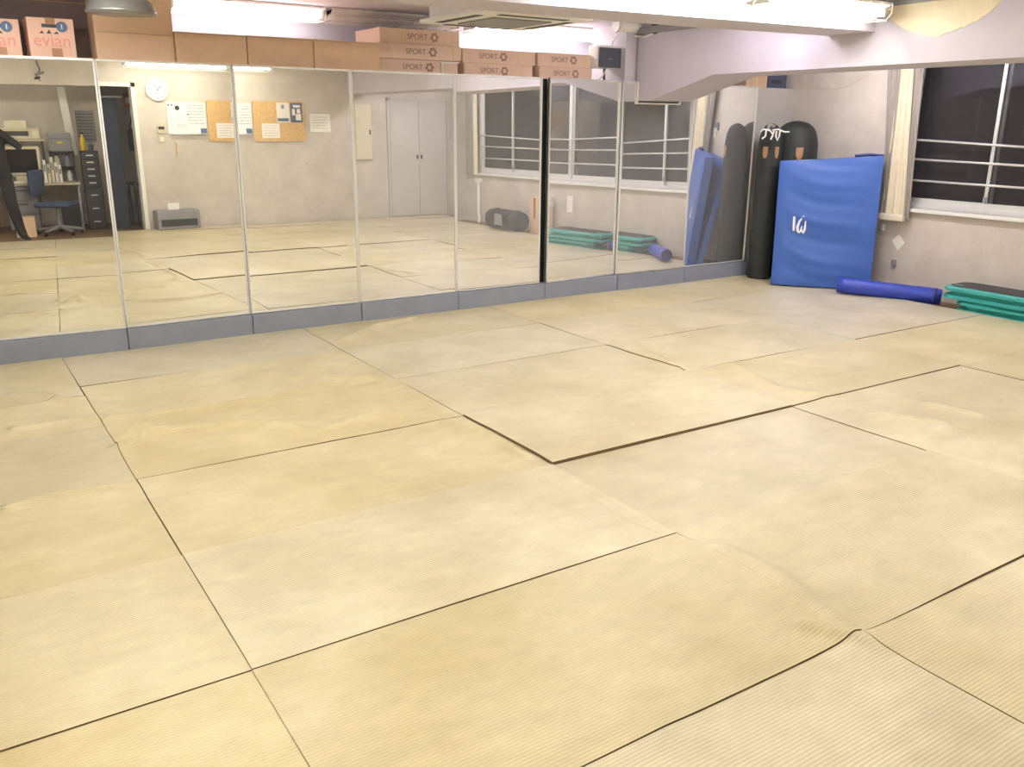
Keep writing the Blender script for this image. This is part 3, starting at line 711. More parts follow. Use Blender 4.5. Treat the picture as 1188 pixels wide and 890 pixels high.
MB().add([f0 + nrm * .10 + u * .02, f1 + nrm * .10 - u * .02, f1 + nrm * .115 - u * .02, f0 + nrm * .115 + u * .02,
          f0 + nrm * .10 + u * .02 + Vector((0, 0, .03)), f1 + nrm * .10 - u * .02 + Vector((0, 0, .03)), f1 + nrm * .115 - u * .02 + Vector((0, 0, .03)), f0 + nrm * .115 + u * .02 + Vector((0, 0, .03))],
         [(0, 1, 2, 3), (4, 5, 6, 7), (0, 1, 5, 4), (1, 2, 6, 5), (2, 3, 7, 6), (3, 0, 4, 7)]).build('hinge_strip', 'navy', t)
# zip along the upper right edge
MB().tube([f2 - u * .28 + nrm * .05 + Vector((0, 0, -.004)), f2 - u * .14 + nrm * .05 + Vector((0, 0, .010)), f2 + nrm * .05 + Vector((0, 0, -.002))], .018, 6).build('zip_flap', 'navy', t)
# emblem: an upright stroke and a curved double-bowl letter
def face_pt(px, py):
    d = ray(px, py); n2 = (f1 - f0).cross(f3 - f0).normalized()
    k = ((BL + f0 - C_POS).dot(n2)) / d.dot(n2); return C_POS + d * k - BL - nrm * .026
def stroke(pts, ws, name='emblem_stroke'):
    ws = [w_ * 1.3 for w_ in ws]; P = [face_pt(*q) for q in pts]; vs = []; fs = []
    upv = (f3 - f0).normalized()
    for i, p in enumerate(P):
        tg = (P[min(i + 1, len(P) - 1)] - P[max(i - 1, 0)]).normalized(); sd = tg.cross(nrm).normalized()
        vs += [p + sd * ws[i], p - sd * ws[i]]
    for i in range(len(P) - 1): fs.append((2 * i, 2 * i + 1, 2 * i + 3, 2 * i + 2))
    MB().add(vs, fs).build(name, 'logo', front)
stroke([(921.6, 251), (921.3, 258), (920.7, 267.5)], [.009, .010, .008])
stroke([(933.0, 250), (927.6, 256.5), (925.2, 263), (925.4, 267.5), (927, 269.6), (929, 267), (930.4, 262)], [.005, .008, .011, .010, .008, .007, .004])
stroke([(929.6, 264), (930, 268), (931.5, 270), (933.6, 266), (934.8, 256)], [.004, .008, .009, .009, .004])

# ------------------------------------------------------------------ blue roll, steppers
R_ = .082
Pa = onz(970, 331, ZF + R_); Pb = onz(1094, 346, ZF + R_)
R_ = .080
A = onz(972, 330, .095); B = onz(1092, 344.5, ZF + R_ + .004)
t = thing('foam_roll', 'royal blue vinyl roll on the floor between mat edge and wall', 'roll', (A.x, A.y, 0.0))
L_ = (B - A)
n = 14
MB().tube([A + L_ * (i / n) - t.location for i in range(n + 1)], [R_ * .93] + [R_ * (1 + random.uniform(-.02, .02)) for _ in range(n - 1)] + [R_ * .93], 20).build('roll_body', 'royal', t, smooth=True)
MB().tube([A + L_ * .93 - t.location, A + L_ * .955 - t.location], R_ * 1.025, 20).build('binding_band', 'navy', t, smooth=True)
MB().tube([A - L_ * .004 - t.location, A + L_ * .003 - t.location], R_ * .90, 20).build('end_cap', 'navy', t)
def stepper(xc, yc, z, rot, label):
    t = thing('step_platform', label, 'step platform', (xc, yc, z), rot, 'stacked aerobic steps')
    hx, hy, h = .20, .54, .115
    def oct_(a, b, c): return [(-a + c, -b), (a - c, -b), (a, -b + c), (a, b - c), (a - c, b), (-a + c, b), (-a, b - c), (-a, -b + c)]
    mb = MB(); lv = [(0.0, hx, hy), (.035, hx - .005, hy - .01), (.04, hx - .04, hy - .05), (.07, hx - .035, hy - .045), (.075, hx, hy), (.098, hx - .004, hy - .006), (h, hx - .022, hy - .03)]
    vs = []; fs = []
    for z_, a, b in lv: vs += [(p[0], p[1], z_) for p in oct_(a, b, .07)]
    for i in range(len(lv) - 1):
        for k in range(8): fs.append((i * 8 + k, i * 8 + (k + 1) % 8, (i + 1) * 8 + (k + 1) % 8, (i + 1) * 8 + k))
    fs.append(tuple(range(8))[::-1]); fs.append(tuple((len(lv) - 1) * 8 + k for k in range(8)))
    mb.add(vs, fs).build('platform', 'teal', t)
    MB().prism(oct_(hx - .035, hy - .05, .06), lambda a, b, d: (a, b, d), h - .002, h + .006).build('tread', 'rubber', t)
    MB().box(-.10, -.07, hy - .16, hy - .07, h + .006, h + .0075).build('tread_mark', 'teal', t)
stepper(7.575, onx(1105, 357, 7.39).y - .54, ZF, .0, 'lower teal step platform with dark tread')
stepper(7.57, onx(1093, 333, 7.37).y - .52, ZF + .123, -.01, 'upper teal step platform with dark tread, on top of the other')

# ------------------------------------------------------------------ things on the window wall
def curtain(parts, z0, z1, label, wrap=None):
    """parts: (bottom y range, top y range, folds, depth, material, name)"""
    ym = sum(p[0][0] + p[0][1] for p in parts) / (2 * len(parts))
    t = thing('gathered_curtain', label, 'curtain', (XW - .065, ym, z0))
    for (b0, b1), (t0, t1), nf, amp, mat, nm in parts:
        vs = []; n = nf * 8; lv = 6
        for zi in range(lv + 1):
            q = zi / lv; a = (b0 + (t0 - b0) * q) - ym; b = (b1 + (t1 - b1) * q) - ym
            for i in range(n + 1):
                tt = i / n
                vs.append((-.010 - amp * math.sin(tt * nf * 2 * PI + .3 * q), a + (b - a) * tt, .03 + (z1 - z0 - .03) * q))
        MB().add(vs, [(j * (n + 1) + i, j * (n + 1) + i + 1, (j + 1) * (n + 1) + i + 1, (j + 1) * (n + 1) + i) for j in range(lv) for i in range(n)]).build(nm, mat, t, smooth=True)
    if wrap:
        MB().box(-.05, .02, wrap[0] - ym, wrap[1] - ym, 0, .07, b=.012).build('bottom_wrap', 'curtain', t)
    ys = [y for p in parts for r in p[:2] for y in r]
    MB().box(-.03, .03, min(ys) - ym - .02, max(ys) - ym + .02, z1 - z0, z1 - z0 + .03).build('curtain_rail', 'white', t)
cy = lambda px, py: onx(px, py, XW - .075).y
zb = onx(1036, 256, XW - .07).z
curtain([((cy(1030, 248), cy(1024, 248)), (cy(1047, 60), cy(1031, 60)), 2, .014, 'curtain2', 'inner_fold'),
         ((cy(1049, 248), cy(1022, 248)), (cy(1062, 60), cy(1047, 60)), 3, .022, 'curtain', 'front_fold'),
         ((cy(1055, 248), cy(1047, 248)), (cy(1074, 60), cy(1060, 60)), 2, .012, 'curtain2', 'outer_fold')], zb, 2.42,
        'cream and grey curtain bunched beside the window near the blue mat', (cy(1050, 252), cy(1021, 252)))
curtain([((-6.44, -6.31), (-6.46, -6.32), 2, .016, 'curtain', 'front_fold'), ((-6.74, -6.44), (-6.74, -6.46), 4, .02, 'curtain2', 'inner_fold')], 0.80, 2.42,
        'bunched cream curtain at the far end of the windows')
o = MB().tube([(XW - .03, -6.36, .74), (XW - .03, -6.36, .15), (XW - .05, -6.30, .02), (XW - .12, -6.2, ZF + .03)], .03, 8).build('drain_pipe', 'white', smooth=True); tag(o, 'white drain pipe under the far curtain', 'pipe')
MB().box(XW - .07, XW - .001, -6.44, -6.28, .70, .77).build('pipe_cover', 'white', o)
P = onx(1042, 281, XW)
o = MB().add([(XW - .004, P.y + .075, P.z + .01), (XW - .004, P.y + .0, P.z + .085), (XW - .004, P.y - .075, P.z - .0), (XW - .004, P.y - .01, P.z - .085), (XW - .001, P.y + .075, P.z + .01), (XW - .001, P.y + .0, P.z + .085), (XW - .001, P.y - .075, P.z), (XW - .001, P.y - .01, P.z - .085)],
             [(0, 1, 2, 3), (4, 7, 6, 5), (0, 4, 5, 1), (1, 5, 6, 2), (2, 6, 7, 3), (3, 7, 4, 0)]).build('wall_plate', 'paper'); tag(o, 'white square plate tilted like a diamond on the wall', 'wall plate')
P = onx(1038, 304, XW)
o = MB().box(XW - .03, XW - .001, P.y - .022, P.y + .022, P.z - .055, P.z + .03, b=.006).build('wall_hook', 'grey'); tag(o, 'small grey hook on the wall below the diamond plate', 'hook')
P = onx(1025, 264, XW)
o = MB().box(XW - .03, XW - .001, P.y - .012, P.y + .012, P.z - .03, P.z + .035, b=.004).build('wall_hook', 'white'); tag(o, 'small white hook on the wall below the curtain', 'hook')
pts = [onx(q[0], q[1], XW - .006) for q in [(925, 97), (945, 100), (965, 104), (985, 99), (1003, 88), (1012, 80)]]
o = MB().tube(pts, .004, 5).build('wall_wire', 'beige'); tag(o, 'thin pale wire drooping along the wall above the blue mat', 'wire')

# bag and cartons in the strip below the far windows (seen in the mirrors)
t = thing('duffel_bag', 'dark patterned duffel bag on the floor below the far windows', 'bag', (7.36, -4.75, 0.004))
MB().tube([(0, -.50, .16), (0, -.47, .16), (0, -.3, .165), (0, .3, .165), (0, .47, .16), (0, .5, .16)], [.10, .15, .165, .165, .15, .10], 20).build('bag_body', 'bag', t, smooth=True)
MB().tube([(-.165, -.25, .16), (-.20, -.2, .25), (-.15, 0, .36), (-.20, .2, .25), (-.165, .25, .16)], .015, 6).build('handle', 'black', t, smooth=True)
MB().box(-.172, -.15, -.12, .12, .08, .26, b=.004).build('side_pocket', 'grey', t)
for s in (-.32, .32): MB().tube([(0, s - .02, .165), (0, s + .02, .165)], .17, 20).build('band', 'black', t, smooth=True)
t, hx = carton(7.56, 7.76, -4.35, -4.05, ZF, .56, 'card', 'brown carton standing below the far windows beside the duffel bag')
MB().box(-.103, -.10, .12, .18, .25, .58).build('tape', 'tape', t)
t, hx = carton(7.50, 7.74, -2.92, -2.68, ZF, .62, 'card2', 'pale carton with a white flap beside the step platforms')
MB().add([(-.13, .25, .665), (.12, .25, .665), (.12, .0, .66), (-.13, .0, .66), (-.14, .26, .52), (.12, .26, .52)], [(0, 1, 2, 3), (4, 5, 1, 0)]).build('flap', 'white', t)
P0 = (XW - .002, -2.35, .55)
o = MB().box(XW - .003, XW - .001, -2.42, -2.30, .42, .66).build('wall_paper_slip', 'paper'); tag(o, 'pale paper slip on the wall behind the step platforms', 'paper')

# ------------------------------------------------------------------ back wall: clock, boards, papers, switchboard, doors
yw = YB
t = thing('wall_clock', 'round white wall clock above the whiteboard', 'clock', (3.07, yw, 2.11))
MB().tube([(0, 0.001, 0), (0, .045, 0)], .165, 32).build('clock_rim', 'white', t)
MB().tube([(0, .044, 0), (0, .048, 0)], .145, 32).build('clock_face', 'board', t)
mk = MB()
for k in range(12):
    a = k * PI / 6; mk.box(math.sin(a) * .125 - .006, math.sin(a) * .125 + .006, .048, .0495, math.cos(a) * .125 - .01, math.cos(a) * .125 + .01)
mk.build('hour_marks', 'dark', t)
MB().prism([(-.006, -.02), (.006, -.02), (.065, .055), (.055, .06)], lambda u, v, d: (u, d, v), .0495, .052).build('hour_hand', 'black', t)
MB().prism([(-.004, -.02), (.004, -.02), (-.03, .11), (-.036, .108)], lambda u, v, d: (u, d, v), .052, .054).build('minute_hand', 'black', t)
t = thing('whiteboard', 'whiteboard with rows of handwriting left of the cork board', 'whiteboard', (3.49, yw, 1.695))
MB().box(-.30, .30, .001, .016, -.235, .235).build('board', 'board', t)
for a in ((-.305, .305, .232, .24), (-.305, .305, -.24, -.232)): MB().box(a[0], a[1], .001, .02, a[2], a[3]).build('board_rail', 'alu', t)
for a in ((-.305, -.298), (.298, .305)): MB().box(a[0], a[1], .001, .02, -.232, .232).build('board_stile', 'alu', t)
MB().box(-.28, .28, .016, .05, -.25, -.24).build('pen_tray', 'alu', t)
# viewed from the room (+Y side) the left of the board lies at larger x
wr = MB(); random.seed(5)
for i in range(7):
    z = .19 - i * .045; x = .02
    while x < .27:
        l = random.uniform(.012, .035); wr.box(x, min(.28, x + l), .016, .0168, z - .004, z + .004); x += l + random.uniform(.006, .02)
for i in range(3):
    x = -.15
    while x < 0.0:
        l = random.uniform(.01, .03); wr.box(x, x + l, .016, .0168, -.10 - i * .03, -.094 - i * .03); x += l + .015
wr.build('handwriting', 'mint', t)
MB().box(.20, .29, .017, .045, -.225, -.155, b=.004).build('eraser', 'bluedot', t)
MB().tube([(-.14, .017, .15), (-.14, .026, .15)], .035, 16).build('round_magnet', 'dark', t)
for q in ((-.27, .19), (-.22, .19), (.02, .055)): MB().tube([(q[0], .017, q[1]), (q[0], .026, q[1])], .012, 10).build('magnet', 'black', t)
t = thing('cork_board', 'brown cork board with pinned papers', 'notice board', (4.245, yw, 1.655))
rc = []
for (cx, cz, a0) in ((.40, .285, 0), (-.40, .285, 90), (-.40, -.285, 180), (.40, -.285, 270)):
    for k in range(5):
        a = math.radians(a0 + k * 22.5); rc.append((cx + .03 * math.cos(a), cz + .03 * math.sin(a)))
MB().prism(rc, lambda u, v, d: (u, d, v), .001, .022).build('cork_panel', 'cork', t)
MB().box(-.04, .175, .022, .0245, -.015, .295).build('pinned_sheet', 'paper', t)
MB().box(.19, .395, .022, .0245, -.015, .295).build('pinned_poster', 'poster', t)
for i, (a, b, c, d) in enumerate(((.22, .27, .1, .2), (.28, .37, .02, .12), (.24, .36, .22, .26), (.3, .36, .13, .2))):
    MB().box(a, b, .0246, .0252, c, d).build('poster_figure', 'paper', t)
MB().box(-.03, .16, .0246, .025, .0, .05).build('sheet_print', 'bluedot', t)
MB().box(.04, .09, .0246, .025, .2, .26).build('sheet_print', 'grey', t)
MB().box(-.30, -.005, .022, .0245, -.265, -.035).build('pinned_note', 'paper', t)
tx = MB()
for i in range(5): tx.box(-.27, -.04 - .02 * (i % 3), .0246, .025, -.07 - i * .04, -.066 - i * .04)
tx.build('note_lines', 'grey', t)
t = thing('wall_notice', 'white paper notice right of the cork board', 'paper', (4.95, yw, 1.635))
MB().box(-.18, .18, .001, .004, -.145, .145).build('sheet', 'paper', t)
tx = MB()
for i in range(5): tx.box(-.14, .13 - .03 * (i % 2), .004, .0046, .09 - i * .045, .095 - i * .045)
tx.build('notice_lines', 'grey', t)
t = thing('thermostat', 'small grey control panel below the whiteboard corner', 'control panel', (3.08, yw, 1.52))
MB().box(-.06, .06, .001, .025, -.055, .055, b=.004).build('case', 'beige', t); MB().box(-.045, .045, .025, .027, .0, .045).build('display', 'dark', t)
o = MB().box(3.03, 3.13, yw + .001, yw + .012, 1.32, 1.43, b=.004).build('light_switch', 'beige'); tag(o, 'pale switch plate under the control panel', 'switch')
MB().box(3.06, 3.10, yw + .012, yw + .018, 1.34, 1.41).build('rocker', 'white', o)
t = thing('thermometer', 'narrow wooden thermometer below the whiteboard', 'thermometer', (3.285, yw, 1.235))
MB().box(-.022, .022, .001, .012, -.125, .125, b=.004).build('back_plate', 'beige', t); MB().tube([(0, .014, -.10), (0, .014, .09)], .004, 6).build('glass_tube', 'red', t)
o = MB().tube([(4.68, yw, .97), (4.68, yw + .04, .97), (4.68, yw + .05, 1.0)], .012, 6).build('wall_hook', 'white'); tag(o, 'small white hook low on the wall below the cork board', 'hook')
# grey floor box with paper
t = thing('floor_heater', 'low grey metal box on the floor below the clock', 'heater', (3.14, yw + .15, 0.003))
MB().box(-.33, .33, -.12, .14, 0, .30, b=.02).build('case', 'grey', t); MB().box(-.28, .28, .139, .143, .05, .16).build('front_grille', 'dark', t)
MB().box(-.12, .06, -.02, .0, .30, .40).build('paper_sheet', 'paper', t)
# switchboard
t = thing('switchboard', 'cream switchboard door on the wall', 'switchboard', (5.86, yw, 1.485))
MB().box(-.15, .15, .001, .05, -.465, .465, b=.004).build('case', 'cream', t); MB().box(-.14, .14, .05, .058, -.45, .45, b=.003).build('door_leaf', 'cream', t); MB().box(.10, .12, .058, .075, -.04, .04, b=.003).build('handle', 'dark', t)
# flush double door
d = sempty('door_2', 'pale grey double door in the wall near the windows', (6.94, yw, 0))
for s in (-1, 1):
    lf = MB().box(min(0, s * .57) + .003, max(0, s * .57) - .003, .001, .03, 0.01, 2.02, b=.003).build('door_leaf', 'greydoor', d)
    MB().box(s * .04 - .012, s * .04 + .012, .03, .055, 1.02, 1.09, b=.003).build('handle', 'dark', lf)
MB().box(-.62, -.575, .001, .035, 0, 2.06).box(.575, .62, .001, .035, 0, 2.06).box(-.62, .62, .001, .035, 2.025, 2.07).build('door_frame', 'greydoor', d)
# open doorway
d = sempty('door_1', 'white framed open doorway beside the clock', ((XD0 + XD1) / 2, yw, 0))
hw = (XD1 - XD0) / 2
for s in (-1, 1): MB().box(s * hw - .03, s * hw + .03, -.13, .02, ZF, ZD + .03).build('jamb', 'white', d)
MB().box(-hw - .03, hw + .03, -.13, .02, ZD - .03, ZD + .03).build('lintel', 'white', d)
o = MB().box(2.06, 2.60, -7.46, -7.40, ZF, 1.98).build('hanging_curtain', 'tealcloth'); tag(o, 'dark blue cloth hanging inside the doorway', 'curtain')
MB().tube([(1.95, -7.43, 2.0), (2.70, -7.43, 2.0)], .012, 6).build('curtain_pole', 'alu', o)
t = thing('shoulder_bag', 'dark bag hanging in the corridor beyond the doorway', 'bag', (3.12, -8.42, 1.15))
MB().box(-.14, .14, -.06, .06, 0, .36, b=.03).build('bag_body', 'dark', t); MB().tube([(-.11, 0, .34), (-.03, 0, .68), (.03, 0, .68), (.11, 0, .34)], .012, 6).build('bag_strap', 'black', t); MB().box(-.05, .05, .06, .065, .10, .22).build('bag_label', 'bluedot', t)
o = MB().box(2.98, 3.2, -8.496, -8.48, 1.86, 2.1).build('wall_poster', 'red'); tag(o, 'orange poster on the corridor wall above the hanging bag', 'poster')
MB().box(3.02, 3.16, -8.48, -8.478, 1.92, 2.02).build('poster_print', 'cream', o)
t = thing('side_table', 'dark side table in the corridor beyond the doorway', 'table', (3.05, -7.75, ZF))
MB().box(-.3, .3, -.22, .22, .67, .70).build('table_top', 'dark', t)
for sx in (-1, 1):
    for sy in (-1, 1): MB().box(sx * .27 - .015, sx * .27 + .015, sy * .19 - .015, sy * .19 + .015, 0, .67).build('leg', 'black', t)

# ------------------------------------------------------------------ office alcove (seen in the first mirror)
t = thing('hanging_ornament', 'small wire ornament hanging from the office header', 'ornament', (.07, YB + .03, 2.18))
MB().tube([(0, -.025, .27), (.0, .0, .25), (.03, .0, .15), (-.03, 0, .05), (.02, 0, 0)], .007, 5).build('wire', 'dark', t)
MB().tube([(-.04, 0, .08), (.08, 0, .12)], .02, 6).build('charm', 'grey', t); MB().tube([(-.05, 0, .03), (.02, 0, .05)], .016, 6).build('charm', 'dark', t)
# desk
t = thing('office_desk', 'grey office desk with drawers under the computer', 'desk', (-.17, -7.95, ZF))
MB().box(-.75, .62, -.32, .32, .71, .74, b=.004).build('desk_top', 'beige', t)
dr = MB().box(-.42, .0, -.30, .28, .05, .70).build('drawer_unit', 'grey', t)
for k in range(3):
    z = .08 + k * .205; q = MB().box(-.41, -.01, .28, .295, z, z + .195, b=.003).build('drawer', 'grey', t); MB().box(-.28, -.14, .295, .305, z + .14, z + .155).build('handle', 'dark', q)
for sy in (-.28, .28): MB().box(.57, .60, sy - .015, sy + .015, 0, .71).build('leg', 'grey', t)
MB().box(-.74, -.70, -.30, .30, 0, .71).build('side_panel', 'grey', t)
MB().box(.30, .62, .0, .02, .05, .40).build('modesty_panel', 'dark', t)
t = thing('computer_monitor', 'old beige framed computer monitor on the desk', 'monitor', (-.33, -7.86, ZF + .745))
MB().box(-.27, .27, -.04, .03, .10, .54, b=.012).build('bezel', 'beige', t); MB().box(-.225, .225, .03, .034, .15, .50).build('screen', 'screen', t)
MB().box(-.27, .27, .03, .038, .10, .13).build('control_strip', 'grey', t); MB().box(-.10, .10, -.08, .06, 0, .10, b=.01).build('stand', 'beige', t)
o = MB().box(-.50, -.02, -7.78, -7.65, ZF + .745, ZF + .775, b=.006).build('keyboard', 'white'); tag(o, 'white keyboard in front of the monitor', 'keyboard')
MB().box(-.48, -.04, -7.77, -7.66, ZF + .775, ZF + .78).build('keys', 'beige', o)
t = thing('desk_shelf', 'open shelf over the monitor carrying a printer', 'shelf', (-.33, -8.15, ZF + .742))
MB().box(-.40, -.36, -.12, .12, 0, .62).build('shelf_side', 'dark', t); MB().box(.30, .34, -.12, .12, 0, .62).build('shelf_side', 'dark', t); MB().box(-.42, .36, -.14, .14, .62, .645).build('shelf_board', 'beige', t)
t = thing('printer', 'beige printer on the shelf above the monitor', 'printer', (-.30, -8.15, ZF + 1.389))
MB().box(-.25, .28, -.13, .13, 0, .17, b=.012).build('case', 'beige', t); MB().box(-.22, .12, .13, .134, .05, .12).build('paper_slot', 'dark', t); MB().box(.17, .25, .13, .136, .03, .13).build('button_panel', 'cream', t); MB().box(-.2, .1, -.1, -.06, .17, .28).build('paper_tray', 'cream', t)
random.seed(11)
bx = -0.02
for i, (cm, hh, ln) in enumerate((('white', .34, .10), ('beige', .28, .06), ('cream', .38, -.05), ('white', .30, .04), ('paper', .26, .0))):
    o = MB().box(-.02, .02, -.10, .10, 0, hh).build('binder', cm, loc=(bx, -7.86, ZF + .744)); bx += .052
    tag(o, ['white binder nearest the monitor on the desk', 'short beige binder second from the monitor', 'tall cream binder in the middle of the desk row', 'white binder next to the end of the row', 'low paper folder at the end of the desk row'][i], 'binder', 'binders on the desk')
    MB().box(-.012, .012, .10, .102, hh * .5, hh * .8).build('spine_label', 'grey', o)
t = thing('cash_box', 'grey file box on top of the desk organiser', 'box', (.24, -8.15, ZF + 1.205))
MB().box(-.16, .16, -.12, .12, 0, .28, b=.01).build('case', 'grey', t); MB().box(-.16, .16, -.121, .121, .19, .195).build('lid_line', 'dark', t); MB().box(-.04, .04, .12, .125, .12, .15).build('label_plate', 'yellow', t)
t = thing('desk_organiser', 'dark desk organiser with bottles and cups', 'organiser', (.24, -8.15, ZF + .742))
MB().box(-.18, -.16, -.12, .12, 0, .45).build('side', 'dark', t); MB().box(.16, .18, -.12, .12, 0, .45).build('side', 'dark', t); MB().box(-.18, .18, -.13, .13, .45, .462).build('top', 'dark', t); MB().box(-.16, .16, -.12, .12, .22, .23).build('shelf', 'dark', t); MB().box(-.16, .16, -.12, -.11, 0, .45).build('back', 'grey', t)
for i, (x, z, m_) in enumerate(((-.08, .231, 'beige'), (.07, .231, 'grey'), (-.05, .0, 'grey'), (.08, .0, 'white'))):
    o = MB().lathe([(.04, 0), (.042, .01), (.042, .11), (.025, .14), (.02, .17)], 14).build('bottle', m_, smooth=True, loc=(.24 + x, -8.10, ZF + .743 + z)); tag(o, ['beige bottle upper left in the desk organiser', 'grey bottle upper right in the desk organiser', 'grey bottle lower left in the desk organiser', 'white bottle lower right in the desk organiser'][i], 'bottle', 'bottles in the organiser')
    MB().lathe([(.022, .168), (.022, .19)], 12).build('cap', 'dark', o)
# black drawer cabinets
def black_cab(x0, x1, y0, y1, z0, z1, nd, label):
    t = thing('drawer_cabinet', label, 'cabinet', ((x0 + x1) / 2, y0, z0)); hx = (x1 - x0) / 2; H = z1 - z0
    MB().box(-hx, hx, 0, y1 - y0, 0, H, b=.004).build('cabinet_body', 'black', t)
    for k in range(nd):
        a = .02 + (H - .03) * k / nd; b = .02 + (H - .03) * (k + 1) / nd - .012
        q = MB().box(-hx + .015, hx - .015, y1 - y0, y1 - y0 + .012, a, b, b=.003).build('drawer', 'dark', t)
        MB().box(-.05, .05, y1 - y0 + .012, y1 - y0 + .02, (a + b) / 2, (a + b) / 2 + .016).build('handle', 'alu', q)
black_cab(.50, .76, -8.2, -7.75, ZF, .62, 3, 'lower black drawer cabinet beside the desk')
black_cab(.50, .76, -8.2, -7.78, .622, 1.18, 5, 'black drawer cabinet stacked on the other beside the desk')
o = MB().lathe([(.035, 0), (.04, .02), (.04, .18), (.02, .22), (.015, .26)], 14).build('spray_bottle', 'yellow', smooth=True, loc=(.56, -7.95, 1.182)); tag(o, 'yellow bottle on top of the black drawer cabinets', 'bottle')
MB().lathe([(.018, .255), (.018, .29)], 10).build('cap', 'dark', o)
o = MB().lathe([(.035, 0), (.04, .10), (.041, .10), (.036, .10)], 14).build('pen_cup', 'mint', loc=(.67, -7.95, 1.182)); tag(o, 'dark pen cup on top of the black drawer cabinets', 'cup')
MB().tube([(.0, 0, .02), (.02, .0, .17)], .005, 5).tube([(-.01, 0, .02), (-.02, .01, .16)], .005, 5).build('pens', 'bluedot', o)
o = MB().prism([(-.07, 0), (.05, 0), (-.02, 1.05), (-.13, 1.05)], lambda u, v, d: (u, d, v), 0, .03).build('white_post', 'white', loc=(.43, -8.4, 1.10)); tag(o, 'slanting white board leaning behind the drawer cabinets', 'board')
o = MB().box(.52, .80, YB - 1.848, YB - 1.84, 1.30, 1.80).build('wall_schedule', 'grey'); tag(o, 'grey printed schedule sheet on the office wall', 'paper')
tx = MB()
for i in range(9): tx.box(.54, .78, YB - 1.84, YB - 1.838, 1.34 + i * .05, 1.352 + i * .05)
tx.build('schedule_lines', 'dark', o)
o = MB().box(XO - .06, XO - .002, -7.55, -7.45, 1.45, 1.62, b=.01).build('wall_phone', 'black'); tag(o, 'black telephone on the office side wall', 'phone')
MB().box(XO - .085, XO - .06, -7.53, -7.47, 1.46, 1.61, b=.008).build('handset', 'dark', o)
t, hx = carton(-.50, -.24, -7.3, -7.02, ZF, .26, 'card', 'small brown carton on the office floor by the desk')
MB().box(-.03, .03, -.002, 0, 0, .26).build('tape', 'tape', t)
# swivel chair
t = thing('office_chair', 'blue grey swivel chair at the desk', 'chair', (.08, -7.24, ZF), math.radians(112))
t.scale = (1.12, 1.12, 1.0)
MB().box(-.23, .23, -.22, .22, .42, .49, b=.03).build('seat', 'chairblue', t, smooth=True)
MB().box(-.20, .20, .20, .26, .58, .96, b=.025).build('backrest', 'chairblue', t, smooth=True)
MB().box(-.03, .03, .20, .23, .42, .66).build('back_support', 'dark', t); MB().tube([(0, 0, .09), (0, 0, .42)], .025, 12).build('gas_column', 'grey', t)
for k in range(5):
    a = 2 * PI * k / 5 + .3; e = (.28 * math.cos(a), .28 * math.sin(a))
    lg = MB().tube([(0, 0, .12), (e[0], e[1], .07)], [.03, .02], 8).build('leg', 'grey', t); MB().tube([(e[0], e[1] - .012, .028), (e[0], e[1] + .012, .028)], .028, 12).tube([(e[0], e[1], .03), (e[0], e[1], .07)], .008, 6).build('caster', 'black', lg)

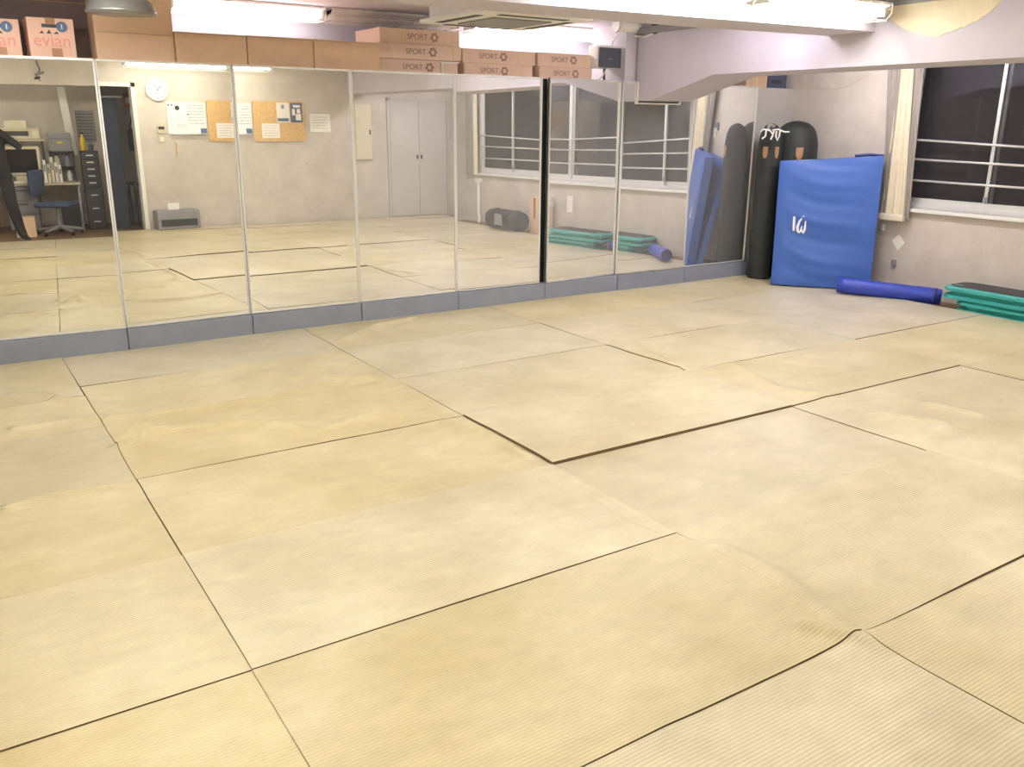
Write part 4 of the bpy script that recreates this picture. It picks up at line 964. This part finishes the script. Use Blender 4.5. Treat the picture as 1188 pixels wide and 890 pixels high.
# ------------------------------------------------------------------ the person taking the picture (seen at the left edge of the first mirror)
def build_person():
    bx, by = -0.60, -6.40
    t = thing('person', 'person in black jacket and trousers holding up a phone before the mirror', 'person', (bx, by, 0))
    fw = CR @ Vector((0, 0, -1)); rt = CR @ Vector((1, 0, 0)); upc = CR @ Vector((0, 1, 0))
    ph = C_POS - fw * .022 - Vector((bx, by, 0))
    V = []; E = []; Rd = []
    def v(p, r, par=None):
        V.append(tuple(p)); Rd.append(r if isinstance(r, tuple) else (r, r))
        if par is not None: E.append((par, len(V) - 1))
        return len(V) - 1
    pel = v((0, 0, .93), (.155, .115)); wst = v((0, .01, 1.08), (.145, .105), pel); ch = v((0, .0, 1.25), (.17, .115), wst); up = v((0, -.01, 1.39), (.15, .09), ch)
    nk = v((0, .0, 1.48), .058, up); hd0 = v((0, .02, 1.55), (.066, .075), nk); hd1 = v((0, .03, 1.63), (.076, .095), hd0); hd2 = v((0, .02, 1.71), (.068, .082), hd1)
    tip = {}
    for s, knee, ank in ((1, (.12, .03, .50), (.19, -.03, .10)), (-1, (-.11, .02, .50), (-.13, .0, .10))):
        hip = v((s * .09, 0, .86), .108, pel); mid = v(((s * .09 + knee[0]) / 2, .02, .68), .098, hip); kn = v(knee, .082, mid); cf = v(((knee[0] + ank[0]) / 2, (knee[1] + ank[1]) / 2 - .02, .32), .078, kn)
        an = v(ank, .062, cf); v((ank[0] + s * .01, ank[1] - .045, .05), .042, an); ft = v((ank[0] + s * .05, ank[1] + .09, .045), (.046, .036), an); v((ank[0] + s * .09, ank[1] + .17, .03), (.036, .024), ft)
    for s in (1, -1):
        sh = v((s * .19, -.01, 1.40), .068, up)
        el = Vector((s * .33 if s > 0 else -.28, .10, 1.28 if s > 0 else 1.18))
        m1 = v((Vector((s * .19, -.01, 1.40)) + el) / 2, .056, sh); e1 = v(el, .05, m1)
        wr = ph + rt * (s * .085) - fw * .05 - Vector((0, 0, .085)); m2 = v((el + wr) / 2, .042, e1); w1 = v(wr, .03, m2)
        palm = ph + rt * (s * .083) - fw * .03 - Vector((0, 0, .03)); pl = v(palm, (.022, .034), w1)
        for k in range(4):      # fingers curl round the far edge of the phone
            z = .028 - .02 * k; ln = (.9, 1.0, .95, .75)[k]
            b0 = palm + upc * z + fw * .012 + rt * (s * .004); b1 = b0 + fw * .028 * ln - rt * (s * .008); b2 = b1 - rt * (s * .026 * ln) - fw * .002
            q0 = v(b0, .009, pl); q1 = v(b1, .0085, q0); v(b2, .0075, q1)
        th0 = v(palm - rt * (s * .015) - upc * .012 - fw * .012, .011, pl); th1 = v(palm - rt * (s * .035) + upc * .012 - fw * .010, .0095, th0); v(palm - rt * (s * .045) + upc * .032 - fw * .006, .008, th1)
    me = bpy.data.meshes.new('body'); me.from_pydata(V, E, []); me.update()
    o = bpy.data.objects.new('body', me); COL.objects.link(o); o.parent = t
    sk = o.modifiers.new('skin', 'SKIN'); sk.use_smooth_shade = True
    for i, r in enumerate(Rd): me.skin_vertices[0].data[i].radius = r
    me.skin_vertices[0].data[0].use_root = True
    sb = o.modifiers.new('sub', 'SUBSURF'); sb.levels = 2; sb.render_levels = 2
    dg = bpy.context.evaluated_depsgraph_get(); nm = bpy.data.meshes.new_from_object(o.evaluated_get(dg))
    o.modifiers.clear(); o.data = nm
    nm.materials.clear()
    for m_ in ('cloth', 'skin', 'black'): nm.materials.append(M[m_])
    hands = [ph + rt * (s * .083) - fw * .03 - Vector((0, 0, .03)) for s in (1, -1)]
    for f in nm.polygons:
        c = f.center; f.use_smooth = True
        f.material_index = 1 if (c.z > 1.485 and abs(c.x) < .12 and c.y < .15) or min((c - h).length for h in hands) < .085 else (2 if c.z < .10 else 0)
    # hair, face
    vs = []; n = 20
    for j in range(9):
        a = j / 8 * 1.75
        for i in range(n):
            th = 2 * PI * i / n; front = max(0, math.sin(th))
            aa = a * (1 - .40 * front)
            vs.append((.088 * math.sin(aa) * math.cos(th), .02 + .112 * math.sin(aa) * math.sin(th), 1.665 + .125 * math.cos(aa)))
    MB().add(vs, [(j * n + i, j * n + (i + 1) % n, (j + 1) * n + (i + 1) % n, (j + 1) * n + i) for j in range(8) for i in range(n)]).build('hair', 'hair', t, smooth=True)
    hdv = Vector((0, .03, 1.62))
    for s in (-1, 1):
        MB().lathe([(.002, -.009), (.008, -.006), (.010, 0), (.008, .006), (.002, .009)], 10, (s * .032, .118, 1.635)).build('eye', 'dark', t, smooth=True)
        MB().lathe([(.004, -.03), (.012, -.015), (.014, .01), (.006, .03)], 10, (s * .078, .025, 1.63), .6, 1.2).build('ear', 'skin', t, smooth=True)
    MB().tube([(0, .118, 1.645), (0, .135, 1.605), (0, .122, 1.595)], [.007, .012, .009], 8).build('nose', 'skin', t, smooth=True)
    MB().tube([(-.022, .116, 1.568), (0, .123, 1.567), (.022, .116, 1.568)], .005, 6).build('mouth', 'pink', t, smooth=True)
    MB().lathe([(.178, .86), (.185, .90), (.178, .93)], 20, (0, 0, 0), 1, .74).build('jacket_hem', 'cloth', t, smooth=True)
    # the phone, a thing of its own
    p = thing('phone', 'black phone held up in front of the face', 'phone', C_POS - fw * .022)
    p.rotation_euler = C_EUL
    MB().box(-.072, .072, -.035, .035, -.004, .004, b=.003).build('phone_case', 'black', p)
    MB().box(-.066, .066, -.031, .031, .0041, .0046).build('phone_screen', 'screen', p)
build_person()
